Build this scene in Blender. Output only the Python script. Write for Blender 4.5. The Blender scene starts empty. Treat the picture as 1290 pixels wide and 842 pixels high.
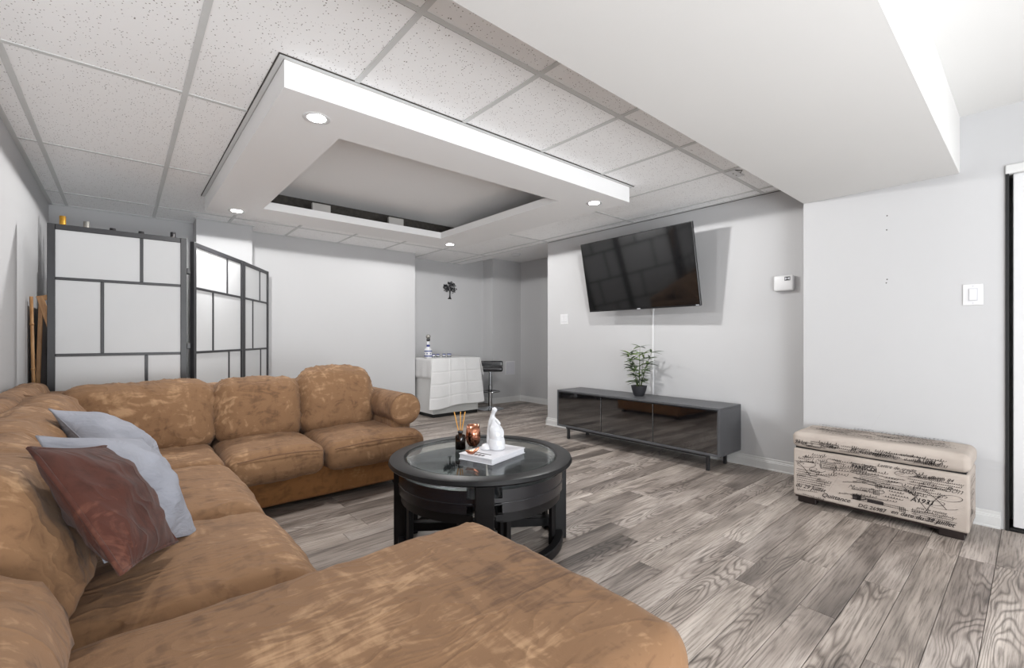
import bpy, bmesh, math, random
from mathutils import Vector, Matrix, noise
R = math.radians
PI = math.pi
rnd = random.Random(7)
sc = bpy.context.scene
COL = sc.collection

# ------------------------------------------------------------------ camera
CAM_Z = 1.055
cd = bpy.data.cameras.new('camera'); cam = bpy.data.objects.new('camera', cd); COL.objects.link(cam)
cam.location = (0, 0, CAM_Z)
cam.rotation_euler = (R(90), 0, -R(40.73))
cd.sensor_width = 36; cd.lens = 569 / 1290 * 36; cd.shift_y = 5.5 / 1290
cd.clip_start = 0.02
sc.camera = cam
# ------------------------------------------------------------------ world, light, exposure
w = bpy.data.worlds.new('world'); sc.world = w; w.use_nodes = True
w.node_tree.nodes['Background'].inputs[0].default_value = (0.9, 0.95, 1, 1)
w.node_tree.nodes['Background'].inputs[1].default_value = 0.3
sc.view_settings.view_transform = 'Standard'; sc.view_settings.look = 'None'
sc.view_settings.gamma = 1; sc.view_settings.use_curve_mapping = False
sc.view_settings.exposure = 0.62
sc.cycles.max_bounces = 14; sc.cycles.diffuse_bounces = 9; sc.cycles.glossy_bounces = 5; sc.cycles.transparent_max_bounces = 12
LAMP_W = 44.0
FILL_W = 6.0
DOWNLIGHTS = [(0.70, 2.24), (0.71, 4.30), (2.77, 4.28), (2.77, 2.24)]
def area(name, loc, rot, sx, sy, watt, col=(1, 1, 1)):
    l = bpy.data.lights.new(name, 'AREA'); l.shape = 'RECTANGLE'; l.size = sx; l.size_y = sy
    l.energy = watt; l.color = col
    o = bpy.data.objects.new(name, l); COL.objects.link(o); o.location = loc; o.rotation_euler = rot
    return o
# added fill light under the rear ceiling, behind the camera; no real fixture
area('rear_top_fill', (1.7, -1.5, 2.31), (0, 0, 0), 2.6, 1.6, FILL_W, (1.0, .98, .95))
# added fill light at the rear wall, which has no window
area('rear_wall_fill', (1.6, -3.0, 1.3), (R(90), 0, 0), 3.0, 1.6, 5, (.95, .98, 1.0))
# unseen fill panels added in the rear, tipped up to brighten the ceiling
area('upward_fill', (.3, -1.9, .75), (R(128), 0, R(-12)), 1.5, 1.2, 80, (.94, .97, 1.0))
area('upward_fill', (2.0, -2.1, .75), (R(125), 0, R(8)), 1.8, 1.2, 36, (.94, .97, 1.0))

# ------------------------------------------------------------------ materials
def srgb(r, g, b):
    f = lambda c: (c / 255 / 12.92) if c <= 10 else ((c / 255 + .055) / 1.055) ** 2.4
    return (f(r), f(g), f(b), 1)
class NT:
    def __init__(s, name, rough=.6, metal=0.0, spec=.5):
        s.m = bpy.data.materials.new(name); s.m.use_nodes = True
        s.t = s.m.node_tree; s.b = s.t.nodes['Principled BSDF']
        s.b.inputs['Roughness'].default_value = rough; s.b.inputs['Metallic'].default_value = metal
        s.b.inputs['Specular IOR Level'].default_value = spec
    def n(s, typ, **kw):
        nd = s.t.nodes.new(typ)
        for k, v in kw.items():
            if k.startswith('i_'):
                key = k[2:]; key = int(key) if key.isdigit() else key.replace('_', ' ')
                nd.inputs[key].default_value = v
            else: setattr(nd, k, v)
        return nd
    def l(s, a, b): s.t.links.new(a, b)
    def ramp(s, src, stops):
        r = s.n('ShaderNodeValToRGB'); e = r.color_ramp.elements
        e[0].position, e[0].color = stops[0]; e[1].position, e[1].color = stops[-1]
        for p, c in stops[1:-1]:
            x = e.new(p); x.color = c
        s.l(src, r.inputs[0]); return r.outputs[0]
    def coords(s, scale=(1, 1, 1), kind='Object', rot=(0, 0, 0), rand=False):
        tc = s.n('ShaderNodeTexCoord'); mp = s.n('ShaderNodeMapping')
        mp.inputs['Scale'].default_value = scale; mp.inputs['Rotation'].default_value = rot
        s.l(tc.outputs[kind], mp.inputs[0])
        if rand:
            oi = s.n('ShaderNodeObjectInfo'); mu = s.n('ShaderNodeMath', operation='MULTIPLY'); mu.inputs[1].default_value = 37.0
            s.l(oi.outputs['Random'], mu.inputs[0])
            cb = s.n('ShaderNodeCombineXYZ'); s.l(mu.outputs[0], cb.inputs[0]); s.l(mu.outputs[0], cb.inputs[1]); s.l(mu.outputs[0], cb.inputs[2])
            s.l(cb.outputs[0], mp.inputs['Location'])
        return mp.outputs[0]
    def noise(s, co, scale, detail=3, rough=.5, dist=0.0):
        x = s.n('ShaderNodeTexNoise'); x.inputs['Scale'].default_value = scale; x.inputs['Detail'].default_value = detail
        x.inputs['Roughness'].default_value = rough; x.inputs['Distortion'].default_value = dist
        s.l(co, x.inputs['Vector']); return x.outputs['Fac']
    def col(s, c): s.l(c, s.b.inputs['Base Color'])
    def bump(s, h, strength=.2, dist=.01):
        b = s.n('ShaderNodeBump'); b.inputs['Strength'].default_value = strength; b.inputs['Distance'].default_value = dist
        s.l(h, b.inputs['Height']); s.l(b.outputs[0], s.b.inputs['Normal'])
def simple(name, c, rough=.6, metal=0.0, var=.06, scale=8, bump=0.0, spec=.5, bscale=120):
    m = NT(name, rough, metal, spec); co = m.coords()
    lo = tuple(x * (1 - var) for x in c[:3]) + (1,); hi = tuple(min(1, x * (1 + var)) for x in c[:3]) + (1,)
    m.col(m.ramp(m.noise(co, scale), [(.3, lo), (.7, hi)]))
    if bump: m.bump(m.noise(co, bscale, 2), bump, .004)
    return m.m
M = {}
M['wall'] = simple('wall_paint', srgb(186, 186, 187), .7, var=.012, scale=1.5, bump=.05, bscale=300)
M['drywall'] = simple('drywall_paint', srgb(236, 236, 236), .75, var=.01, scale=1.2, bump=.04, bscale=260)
M['drywall_dimmed'] = simple('dimmed_drywall', srgb(209, 208, 206), .75, var=.01, scale=1.2, bump=.04, bscale=260)  # same drywall, colour darkened to offset strong fill light on the near ceiling
M['trim'] = simple('white_trim', srgb(206, 206, 205), .45, var=.01)
M['tee'] = simple('painted_metal_tee', srgb(205, 206, 205), .45, var=.02)
M['gap'] = simple('dark_gap', srgb(60, 56, 52), .9, var=.3, scale=30)
M['block'] = simple('bare_board', srgb(170, 168, 165), .8, var=.05)
M['plaster_edge'] = simple('rough_plaster_edge', srgb(180, 172, 164), .9, var=.5, scale=28, bump=.6, bscale=60)
M['black_wood'] = simple('black_stained_wood', srgb(14, 13, 14), .4, var=.3, scale=12, bump=.05, spec=.25)
M['black_metal'] = simple('black_metal', srgb(34, 34, 36), .4, var=.1, spec=.5)
M['divider'] = simple('charcoal_frame', srgb(36, 36, 39), .42, var=.12, scale=20)
M['stand_grey'] = simple('anthracite_lacquer', srgb(76, 77, 80), .4, var=.06)
M['stand_gloss'] = simple('black_gloss', srgb(12, 12, 14), .05, var=.05, spec=.8)
M['tv_screen'] = simple('tv_screen_glass', srgb(14, 14, 15), .07, var=.05, spec=.7)
M['tv_bezel'] = simple('tv_bezel', srgb(22, 22, 24), .3, var=.05)
M['chrome'] = simple('chrome', srgb(190, 192, 195), .15, 1.0, var=.02)
M['leather'] = simple('black_leather', srgb(22, 22, 26), .2, var=.2, scale=20, bump=.15, bscale=180, spec=.6)
M['plastic'] = simple('white_plastic', srgb(212, 212, 213), .35, var=.01)
M['plate'] = simple('grey_plate', srgb(190, 190, 196), .5, var=.02)
M['ceramic'] = simple('white_ceramic', srgb(200, 201, 204), .18, var=.02, spec=.6)
M['paper'] = simple('paper_pages', srgb(190, 190, 194), .8, var=.04, scale=200)
M['book_cover'] = simple('white_book_cover', srgb(200, 200, 205), .4, var=.02)
M['copper'] = simple('rose_copper', srgb(205, 140, 112), .14, 1.0, var=.05)
M['reed'] = simple('reed_wood', srgb(196, 142, 62), .6, var=.15, scale=60)
M['cap_gold'] = simple('gold_foil', srgb(188, 140, 50), .35, .6, var=.2, scale=60)
M['cap_silver'] = simple('silver_foil', srgb(150, 148, 142), .35, .6, var=.2, scale=60)
M['cap_black'] = simple('black_cap', srgb(30, 28, 30), .35, var=.1)
M['bottle'] = simple('dark_bottle_glass', srgb(20, 30, 22), .08, var=.1, spec=.8)
M['blue'] = simple('cobalt_glaze', srgb(52, 62, 120), .2, var=.2, scale=60)
M['darkgreen'] = simple('dark_glaze', srgb(40, 48, 50), .25, var=.2, scale=60)
M['cloth'] = simple('white_cloth', srgb(208, 208, 208), .8, var=.02, bump=.1, bscale=400)
M['greywall'] = simple('grey_lacquer', srgb(176, 177, 175), .35, var=.02)
M['pot'] = simple('charcoal_pot', srgb(42, 42, 46), .5, var=.15, scale=40, bump=.2)
M['soil'] = simple('potting_moss', srgb(96, 84, 44), .9, var=.5, scale=90, bump=.4)
M['stem'] = simple('green_stem', srgb(74, 88, 50), .6, var=.2, scale=60)
M['ink'] = simple('dark_ink', srgb(40, 34, 34), .85, var=.2, scale=60)
M['foot'] = simple('dark_brown_foot', srgb(28, 18, 17), .4, var=.2, scale=30)
M['grey_fabric'] = simple('pale_grey_cotton', srgb(148, 150, 157), .85, var=.05, scale=5, bump=.25, bscale=420)
def m_cotton():
    m = NT('pillow_cotton', .88, 0, .2); m.col(m.ramp(m.noise(m.coords(), 5), [(.3, srgb(126, 128, 136)), (.7, srgb(141, 143, 151))]))
    fo = m.noise(m.coords((1, 1, 2.2)), 9, 3, .5, 1.0); f = m.noise(m.coords(), 420, 2)
    b1 = m.n('ShaderNodeBump'); b1.inputs['Strength'].default_value = .5; b1.inputs['Distance'].default_value = .03; m.l(fo, b1.inputs['Height'])
    b2 = m.n('ShaderNodeBump'); b2.inputs['Strength'].default_value = .2; b2.inputs['Distance'].default_value = .002; m.l(f, b2.inputs['Height'])
    m.l(b1.outputs[0], b2.inputs['Normal']); m.l(b2.outputs[0], m.b.inputs['Normal']); return m.m
M['grey_fabric'] = m_cotton()
M['seam'] = simple('grey_seam', srgb(120, 121, 128), .85, var=.05)
M['rubber'] = simple('black_seal', srgb(10, 10, 10), .6, var=.05)
M['stand_gloss'].node_tree.nodes['Principled BSDF'].inputs['IOR'].default_value = 1.95
M['tv_screen'].node_tree.nodes['Principled BSDF'].inputs['IOR'].default_value = 1.55
def m_glass(name, tint=(1, 1, 1, 1), rough=0.0, mix=.88):
    m = NT(name); t = m.t; out = t.nodes['Material Output']
    tr = m.n('ShaderNodeBsdfTransparent'); tr.inputs[0].default_value = tint
    gl = m.n('ShaderNodeBsdfGlossy'); gl.inputs['Roughness'].default_value = rough
    fr = m.n('ShaderNodeFresnel'); ge = m.n('ShaderNodeNewGeometry'); ma = m.n('ShaderNodeMath', operation='MULTIPLY_ADD')
    m.l(ge.outputs['Backfacing'], ma.inputs[0]); ma.inputs[1].default_value = 1 / 1.45 - 1.45; ma.inputs[2].default_value = 1.45; m.l(ma.outputs[0], fr.inputs[0])
    mx = m.n('ShaderNodeMixShader'); m.l(fr.outputs[0], mx.inputs[0]); m.l(tr.outputs[0], mx.inputs[1]); m.l(gl.outputs[0], mx.inputs[2])
    m.l(mx.outputs[0], out.inputs[0]); return m.m
M['glass'] = m_glass('clear_glass', (.86, .9, .89, 1))
M['amber'] = m_glass('amber_glass', (.22, .15, .10, 1))
def m_emit(name, c, s):
    m = NT(name); m.b.inputs['Base Color'].default_value = c
    m.b.inputs['Emission Color'].default_value = c; m.b.inputs['Emission Strength'].default_value = s; return m.m
M['lens'] = m_emit('lit_lens', (1, .98, .95, 1), 30)
def m_tile():
    m = NT('acoustic_tile', .85, 0, .2); co = m.coords()
    v = m.n('ShaderNodeTexVoronoi'); v.inputs['Scale'].default_value = 85; v.inputs['Randomness'].default_value = 1
    m.l(co, v.inputs['Vector'])
    a = m.noise(co, 60, 2); 
    th = m.n('ShaderNodeMath', operation='MULTIPLY'); th.inputs[1].default_value = .36; m.l(a, th.inputs[0])
    lt = m.n('ShaderNodeMath', operation='LESS_THAN'); m.l(v.outputs['Distance'], lt.inputs[0]); m.l(th.outputs[0], lt.inputs[1])
    # keep only part of the cells
    sep = m.n('ShaderNodeSeparateColor'); m.l(v.outputs['Color'], sep.inputs[0])
    g = m.n('ShaderNodeMath', operation='GREATER_THAN'); g.inputs[1].default_value = .35; m.l(sep.outputs[0], g.inputs[0])
    mu = m.n('ShaderNodeMath', operation='MULTIPLY'); m.l(lt.outputs[0], mu.inputs[0]); m.l(g.outputs[0], mu.inputs[1])
    mx = m.n('ShaderNodeMix', data_type='RGBA'); m.l(mu.outputs[0], mx.inputs[0])
    mx.inputs[6].default_value = srgb(246, 246, 246); mx.inputs[7].default_value = srgb(120, 112, 108)
    m.col(mx.outputs[2])
    inv = m.n('ShaderNodeMath', operation='SUBTRACT'); inv.inputs[0].default_value = 1; m.l(mu.outputs[0], inv.inputs[1])
    m.bump(inv.outputs[0], .3, .002)
    return m.m
M['tile'] = m_tile()
def m_plank():
    m = NT('grey_oak_plank', .42, 0, .4)
    co = m.coords((1.1, 6.5, 1), rand=True)
    big = m.noise(co, 1.0, 2, .42, .2)
    mul = m.n('ShaderNodeMath', operation='MULTIPLY'); mul.inputs[1].default_value = 26; m.l(big, mul.inputs[0])
    fr = m.n('ShaderNodeMath', operation='FRACT'); m.l(mul.outputs[0], fr.inputs[0])
    co2 = m.coords((3.5, 85, 1), rand=True); fine = m.noise(co2, 1.6, 5, .65)
    co3 = m.coords((.8, 3.2, 1), rand=True); tone = m.noise(co3, 1.5, 2, .5, .6)
    rings = m.ramp(fr.outputs[0], [(0, (0, 0, 0, 1)), (.28, (.9, .9, .9, 1)), (.7, (1, 1, 1, 1)), (1, (0, 0, 0, 1))])
    # where the rings show
    co4 = m.coords((.9, 4.0, 1), rand=True); mask = m.ramp(m.noise(co4, 1.1, 1), [(.46, (0, 0, 0, 1)), (.6, (1, 1, 1, 1))])
    base = m.ramp(tone, [(.30, srgb(106, 98, 92)), (.45, srgb(148, 138, 130)), (.56, srgb(167, 157, 149)), (.72, srgb(190, 181, 173))])
    oi = m.n('ShaderNodeObjectInfo'); vr = m.ramp(oi.outputs['Random'], [(0, (.74, .73, .73, 1)), (.35, (.97, .96, .96, 1)), (1, (1.12, 1.12, 1.11, 1))])
    a = m.n('ShaderNodeMix', data_type='RGBA', blend_type='MULTIPLY'); a.inputs[0].default_value = 1; m.l(base, a.inputs[6]); m.l(vr, a.inputs[7])
    f2 = m.ramp(fine, [(.36, (.52, .51, .50, 1)), (.5, (.95, .95, .95, 1)), (.66, (1.16, 1.16, 1.16, 1))])
    b = m.n('ShaderNodeMix', data_type='RGBA', blend_type='MULTIPLY'); b.inputs[0].default_value = 1; m.l(a.outputs[2], b.inputs[6]); m.l(f2, b.inputs[7])
    r2 = m.n('ShaderNodeMix', data_type='RGBA'); m.l(rings, r2.inputs[0]); r2.inputs[6].default_value = (.40, .38, .37, 1); r2.inputs[7].default_value = (1.03, 1.03, 1.03, 1)
    c = m.n('ShaderNodeMix', data_type='RGBA', blend_type='MULTIPLY'); m.l(mask, c.inputs[0]); m.l(b.outputs[2], c.inputs[6]); m.l(r2.outputs[2], c.inputs[7])
    m.col(c.outputs[2]); m.bump(fine, .12, .002)
    return m.m
M['plank'] = m_plank()
def m_suede(name, dark, mid, light, rot=(0, 0, 0)):
    m = NT(name, .85, 0, .2)
    m.b.inputs['Sheen Weight'].default_value = .05; m.b.inputs['Sheen Roughness'].default_value = .5
    n1 = m.noise(m.coords((1, 1, 1)), 2.2, 4, .58, 1.4)
    n2 = m.noise(m.coords((2.0, 7.0, 4), rot=(0, 0, R(24))), 2.2, 4, .58, 3.0)
    n3 = m.noise(m.coords((9, 2.2, 5), rot=(0, 0, R(-15))), 1.6, 4, .55, 1.5)
    def mad(a, k, b):
        x = m.n('ShaderNodeMath', operation='MULTIPLY_ADD'); m.l(a, x.inputs[0]); x.inputs[1].default_value = k
        if b is None: x.inputs[2].default_value = 0
        else: m.l(b, x.inputs[2])
        return x.outputs[0]
    h = mad(n1, .42, mad(n2, .33, mad(n3, .25, None)))
    m.col(m.ramp(h, [(.34, dark), (.43, tuple(a * .45 + b * .55 for a, b in zip(dark, mid))), (.48, mid), (.535, mid), (.63, light)]))
    # soft folds and creases of the loose cover, plus the nap
    fo = m.noise(m.coords((1.4, 2.6, .9)), 2.6, 2, .5, 1.4)
    ab = m.n('ShaderNodeMath', operation='SUBTRACT'); m.l(fo, ab.inputs[0]); ab.inputs[1].default_value = .5
    aa = m.n('ShaderNodeMath', operation='ABSOLUTE'); m.l(ab.outputs[0], aa.inputs[0])
    rr = m.ramp(aa.outputs[0], [(0, (1, 1, 1, 1)), (.06, (.35, .35, .35, 1)), (.2, (0, 0, 0, 1))])
    f = m.noise(m.coords(), 240, 2)
    b1 = m.n('ShaderNodeBump'); b1.inputs['Strength'].default_value = .30; b1.inputs['Distance'].default_value = .010; m.l(rr, b1.inputs['Height'])
    b2 = m.n('ShaderNodeBump'); b2.inputs['Strength'].default_value = .18; b2.inputs['Distance'].default_value = .002
    m.l(f, b2.inputs['Height']); m.l(b1.outputs[0], b2.inputs['Normal']); m.l(b2.outputs[0], m.b.inputs['Normal'])
    return m.m
M['suede'] = m_suede('camel_suede', srgb(84, 61, 44), srgb(124, 94, 68), srgb(164, 132, 101))
M['suede_base'] = m_suede('camel_suede_base', srgb(108, 74, 44), srgb(136, 94, 56), srgb(158, 118, 78))
M['brown'] = m_suede('brown_suede', srgb(44, 24, 19), srgb(68, 38, 30), srgb(106, 68, 54))
M['piping'] = simple('suede_piping', srgb(104, 76, 54), .85, var=.1)
def m_wood(name, a, b):
    m = NT(name, .5); co = m.coords((8, 8, 1.2)); m.col(m.ramp(m.noise(co, 6, 4, .6, .5), [(.3, a), (.7, b)])); return m.m
M['pine'] = m_wood('light_pine', srgb(150, 104, 62), srgb(196, 152, 104))
M['darkart'] = simple('dark_canvas', srgb(50, 44, 42), .6, var=.3)
def m_linen():
    m = NT('beige_linen', .85, 0, .2); co = m.coords(); a = m.noise(co, 4, 3); 
    m.col(m.ramp(a, [(.3, srgb(162, 151, 142)), (.7, srgb(184, 174, 165))])); m.bump(m.noise(co, 350, 2), .25, .003); return m.m
M['linen'] = m_linen()
def m_screen():
    m = NT('frosted_panel', .55, 0, .3); co = m.coords(); m.col(m.ramp(m.noise(co, 2), [(.3, srgb(188, 189, 190)), (.7, srgb(193, 194, 195))]))
    m.b.inputs['Transmission Weight'].default_value = 0
    return m.m
M['screen'] = m_screen()
def m_leaf():
    m = NT('bamboo_leaf', .4, 0, .5); oi = m.n('ShaderNodeObjectInfo')
    m.col(m.ramp(oi.outputs['Random'], [(0, srgb(44, 58, 36)), (.55, srgb(72, 92, 56)), (.85, srgb(112, 134, 84)), (1, srgb(140, 170, 60))])); return m.m
M['leaf'] = m_leaf()

# ------------------------------------------------------------------ mesh helpers
def box(bm, x0, x1, y0, y1, z0, z1, bev=0.0, seg=1, mat=None):
    r = bmesh.ops.create_cube(bm, size=1)
    mtx = Matrix.Translation(((x0 + x1) / 2, (y0 + y1) / 2, (z0 + z1) / 2)) @ Matrix.Diagonal((abs(x1 - x0), abs(y1 - y0), abs(z1 - z0), 1))
    if mat is not None: mtx = mat @ mtx
    bmesh.ops.transform(bm, matrix=mtx, verts=r['verts'])
    if bev:
        es = list({e for v in r['verts'] for e in v.link_edges})
        bmesh.ops.bevel(bm, geom=es, offset=bev, segments=seg, profile=.5, affect='EDGES')
def B(*a, **k):
    bm = bmesh.new(); box(bm, *a, **k); return bm
def lathe(bm, prof, c=(0, 0, 0), seg=32, close=True):
    rings = []
    for r, z in prof:
        if r < 1e-5: rings.append([bm.verts.new((c[0], c[1], c[2] + z))])
        else: rings.append([bm.verts.new((c[0] + r * math.cos(2 * PI * i / seg), c[1] + r * math.sin(2 * PI * i / seg), c[2] + z)) for i in range(seg)])
    for a, b in zip(rings, rings[1:]):
        if len(a) == 1 and len(b) == 1: continue
        for i in range(seg):
            j = (i + 1) % seg
            if len(a) == 1: bm.faces.new((a[0], b[j], b[i]))
            elif len(b) == 1: bm.faces.new((a[i], a[j], b[0]))
            else: bm.faces.new((a[i], a[j], b[j], b[i]))
def tube(bm, pts, r, seg=8, closed=False, cap=True):
    pts = [Vector(p) for p in pts]; n = len(pts); rings = []; up = None
    rr = r if isinstance(r, (list, tuple)) else [r] * n
    for i, p in enumerate(pts):
        if closed: t = pts[(i + 1) % n] - pts[i - 1]
        else: t = pts[min(i + 1, n - 1)] - pts[max(i - 1, 0)]
        t.normalize()
        if up is None: up = Vector((0, 0, 1)) if abs(t.z) < .9 else Vector((1, 0, 0))
        a = t.cross(up); 
        if a.length < 1e-4: a = t.orthogonal()
        a.normalize(); b = a.cross(t); b.normalize(); up = b
        rings.append([bm.verts.new(p + rr[i] * (math.cos(2 * PI * k / seg) * a + math.sin(2 * PI * k / seg) * b)) for k in range(seg)])
    m = n if closed else n - 1
    for i in range(m):
        A, C = rings[i], rings[(i + 1) % n]
        for k in range(seg):
            l = (k + 1) % seg; bm.faces.new((A[k], A[l], C[l], C[k]))
    if not closed and cap:
        bm.faces.new(rings[0][::-1]); bm.faces.new(rings[-1])
def prism(bm, poly, z0, z1):
    a = [bm.verts.new((x, y, z0)) for x, y in poly]; b = [bm.verts.new((x, y, z1)) for x, y in poly]
    bm.faces.new(a[::-1]); bm.faces.new(b)
    for i in range(len(poly)):
        j = (i + 1) % len(poly); bm.faces.new((a[i], a[j], b[j], b[i]))
def obj(name, bm, m, parent=None, smooth=False, loc=None, angle=None):
    """link a bmesh (in world coordinates) as ONE mesh object; with parent it becomes a part of it"""
    bmesh.ops.recalc_face_normals(bm, faces=bm.faces)
    wl = Vector(loc) if loc is not None else Vector((0, 0, 0))
    if parent is not None and loc is None:
        wl = wloc(parent)
    if wl.length > 0: bmesh.ops.translate(bm, vec=-wl, verts=bm.verts)
    me = bpy.data.meshes.new(name); bm.to_mesh(me); bm.free()
    for mm in (m if isinstance(m, (list, tuple)) else [m]): me.materials.append(mm)
    if smooth:
        for p in me.polygons: p.use_smooth = True
        if angle is not None: 
            try: me.set_sharp_from_angle(angle=R(angle))
            except Exception: pass
    o = bpy.data.objects.new(name, me); COL.objects.link(o)
    if parent is not None:
        o.parent = parent; o.location = wl - wloc(parent)
    else: o.location = wl
    return o
def wloc(o):
    v = Vector(o.location)
    while o.parent: o = o.parent; v += Vector(o.location)
    return v
def tag(o, label=None, cat=None, group=None, kind=None):
    if label: o['label'] = label
    if cat: o['category'] = cat
    if group: o['group'] = group
    if kind: o['kind'] = kind
    return o
def thing(name, label, cat, loc, group=None):
    o = bpy.data.objects.new(name, None); COL.objects.link(o); o.location = loc; o.empty_display_size = .1
    return tag(o, label, cat, group)
def struct(name, bm, m, parent=None, smooth=False):
    o = obj(name, bm, m, parent, smooth)
    if parent is None: o['kind'] = 'structure'
    return o
def copy_tree(o, loc=None, parent=None):
    c = o.copy(); COL.objects.link(c)
    if parent: c.parent = parent
    if loc is not None: c.location = loc
    for ch in list(o.children): copy_tree(ch, None, c)
    return c

# ------------------------------------------------------------------ room shell
XL, XT, XD, YB = -.49, 3.93, 3.68, 5.60
CZ = 2.225            # tile ceiling
BZ, BY0, BY1 = 2.014, .29, 1.085   # bulkhead
HZ = 2.338            # plain ceiling of the near part and of the passage
TOP = 2.55
YR = -3.1
# walls
struct('wall_left', B(XL - .12, XL, YR, YB + .12, 0, TOP), M['wall'])
bm = bmesh.new(); box(bm, XL, 3.055, YB, YB + .12, 0, TOP); box(bm, 2.935, 3.055, YB + .12, 6.07, 0, TOP)
wb = struct('wall_back', bm, M['wall'])
struct('column', B(.54, 1.02, 5.34, YB, 0, TOP), M['wall'], wb)
struct('wall_alcove', B(3.055, 4.50, 5.95, 6.07, 0, TOP), M['wall'])
struct('wall_passage', B(4.50, 5.22, 5.70, 6.07, 0, TOP), M['wall'])
struct('wall_passage_right', B(5.10, 5.22, 1.6, 5.70, 0, TOP), M['wall'])
bm = bmesh.new(); box(bm, XT, XT + .12, BY1, 3.90, 0, TOP, .004); box(bm, XT + .12, 5.10, 1.60, 1.72, 0, TOP)
struct('wall_right', bm, M['wall'])
bm = bmesh.new(); box(bm, XD, XT + .12, .11, BY1, 0, TOP); box(bm, XD, XT + .12, YR, .11, 2.005, TOP); box(bm, XD, XT + .12, YR, -1.7, 0, 2.005)
box(bm, XT, XT + .12, -1.7, .11, 0, 2.005)
struct('wall_entry', bm, M['wall'])
struct('wall_rear', B(XL, XD, YR - .12, YR, 0, TOP), M['wall'])
struct('roof_slab', B(XL - .12, 5.22, YR - .12, 6.07, TOP, TOP + .1), M['drywall'])['kind'] = 'structure'

# sliding door of the closet at the right edge
dr = thing('door_1', None, None, (XD, .11, 0)); dr['kind'] = 'structure'
obj('door_frame', B(XD - .012, XD + .08, .098, .112, 0, 2.0, .002), M['rubber'], dr)
obj('door_panel', B(XD + .012, XD + .045, -.80, .084, .022, 1.955, .003), M['plastic'], dr)
obj('door_panel', B(XD + .06, XD + .09, -1.68, -.72, .022, 1.955, .003), M['plastic'], dr)
obj('door_track', B(XD - .014, XD + .10, -1.7, .112, 1.955, 2.004, .003), M['trim'], dr)
obj('floor_track', B(XD + .006, XD + .10, -1.69, .097, 0.001, .016, .002), M['rubber'], dr)

# baseboards with a moulded top
def base_run(bm, p, q, nrm, h=.092):
    p = Vector((p[0], p[1], 0)); q = Vector((q[0], q[1], 0)); n = Vector((nrm[0], nrm[1], 0))
    prof = [(0, 0), (.016, 0), (.016, .008), (.012, .012), (.012, .060), (.009, .064), (.009, .070), (.005, .074), (.005, .088), (0, h)]
    A = [bm.verts.new(p + n * a + Vector((0, 0, z))) for a, z in prof]; C = [bm.verts.new(q + n * a + Vector((0, 0, z))) for a, z in prof]
    for i in range(len(prof) - 1): bm.faces.new((A[i], A[i + 1], C[i + 1], C[i]))
    bm.faces.new(A); bm.faces.new(C[::-1])
for nm, runs in {'baseboard_right': [((XT, 1.09), (XT, 3.90), (-1, 0)), ((XT - .016, 3.90), (XT + .12, 3.90), (0, 1))],
                 'baseboard_entry': [((XD, .13), (XD, 1.08), (-1, 0))],
                 'baseboard_back': [((1.02, YB), (3.055, YB), (0, -1)), ((XL, YB), (.54, YB), (0, -1)), ((.54, 5.34), (1.02, 5.34), (0, -1))],
                 'baseboard_left': [((XL, YR), (XL, YB), (1, 0))],
                 'baseboard_passage': [((4.484, 5.70), (5.10, 5.70), (0, -1)), ((4.50, 5.70), (4.50, 5.95), (-1, 0)), ((3.056, 5.95), (4.484, 5.95), (0, -1)), ((5.10, 1.72), (5.10, 5.70), (-1, 0))]}.items():
    bm = bmesh.new()
    for a, b_, n in runs: base_run(bm, a, b_, n)
    struct(nm, bm, M['trim'])

# floor: slab + every plank
fl = struct('floor', B(XL - .12, 5.22, YR - .12, 6.07, -.12, -.012), M['gap'])
PW = .1225
def plank_mesh(L, W):
    bm = bmesh.new(); c = .0016; z1 = 0.0; z0 = -.011; e = .0009
    o_ = [(e, e), (L - e, e), (L - e, W - e), (e, W - e)]; i_ = [(e + c, e + c), (L - e - c, e + c), (L - e - c, W - e - c), (e + c, W - e - c)]
    a = [bm.verts.new((x, y, z0)) for x, y in o_]; b = [bm.verts.new((x, y, z1 - .0012)) for x, y in o_]; d = [bm.verts.new((x, y, z1)) for x, y in i_]
    for i in range(4):
        j = (i + 1) % 4; bm.faces.new((a[i], a[j], b[j], b[i])); bm.faces.new((b[i], b[j], d[j], d[i]))
    bm.faces.new(d); me = bpy.data.meshes.new('plank'); bm.normal_update(); bm.to_mesh(me); bm.free(); me.materials.append(M['plank']); return me
pm = {}; rest = bmesh.new(); count = 0
y = YR; row = 0
y = -.61 - PW * 20
lens = [1.22, 1.22, .80, 1.22, 1.22]
while y < 5.95:
    x = XL - rnd.choice([.1, .33, .5, .72, .9, 1.05]) ; k = rnd.randint(0, 4)
    xe = XD if y < 1.0 else 5.10
    while x < xe:
        L = lens[k % 5]; k += 1
        a = max(x, XL); b_ = min(x + L, xe); x += L
        y1 = min(y + PW, 5.95)
        if b_ - a < .03: continue
        if b_ < 3.05 and y > 5.60 or a > 4.0 and y < 1.6 and False: continue
        if y < -.5 or (a >= 3.93 and y < 3.6):
            box(rest, a + .001, b_ - .001, y + .001, y1 - .001, -.011, 0)
            continue
        key = (round(b_ - a, 2), round(y1 - y, 3))
        if key not in pm: pm[key] = plank_mesh(b_ - a, y1 - y)
        o = bpy.data.objects.new('plank', pm[key]); COL.objects.link(o); o.parent = fl; o.location = (a, y, 0); count += 1
    y += PW; row += 1
if rest.verts: obj('plank_field', rest, M['plank'], fl)['kind'] = 'stuff'
print('planks', count)

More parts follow.
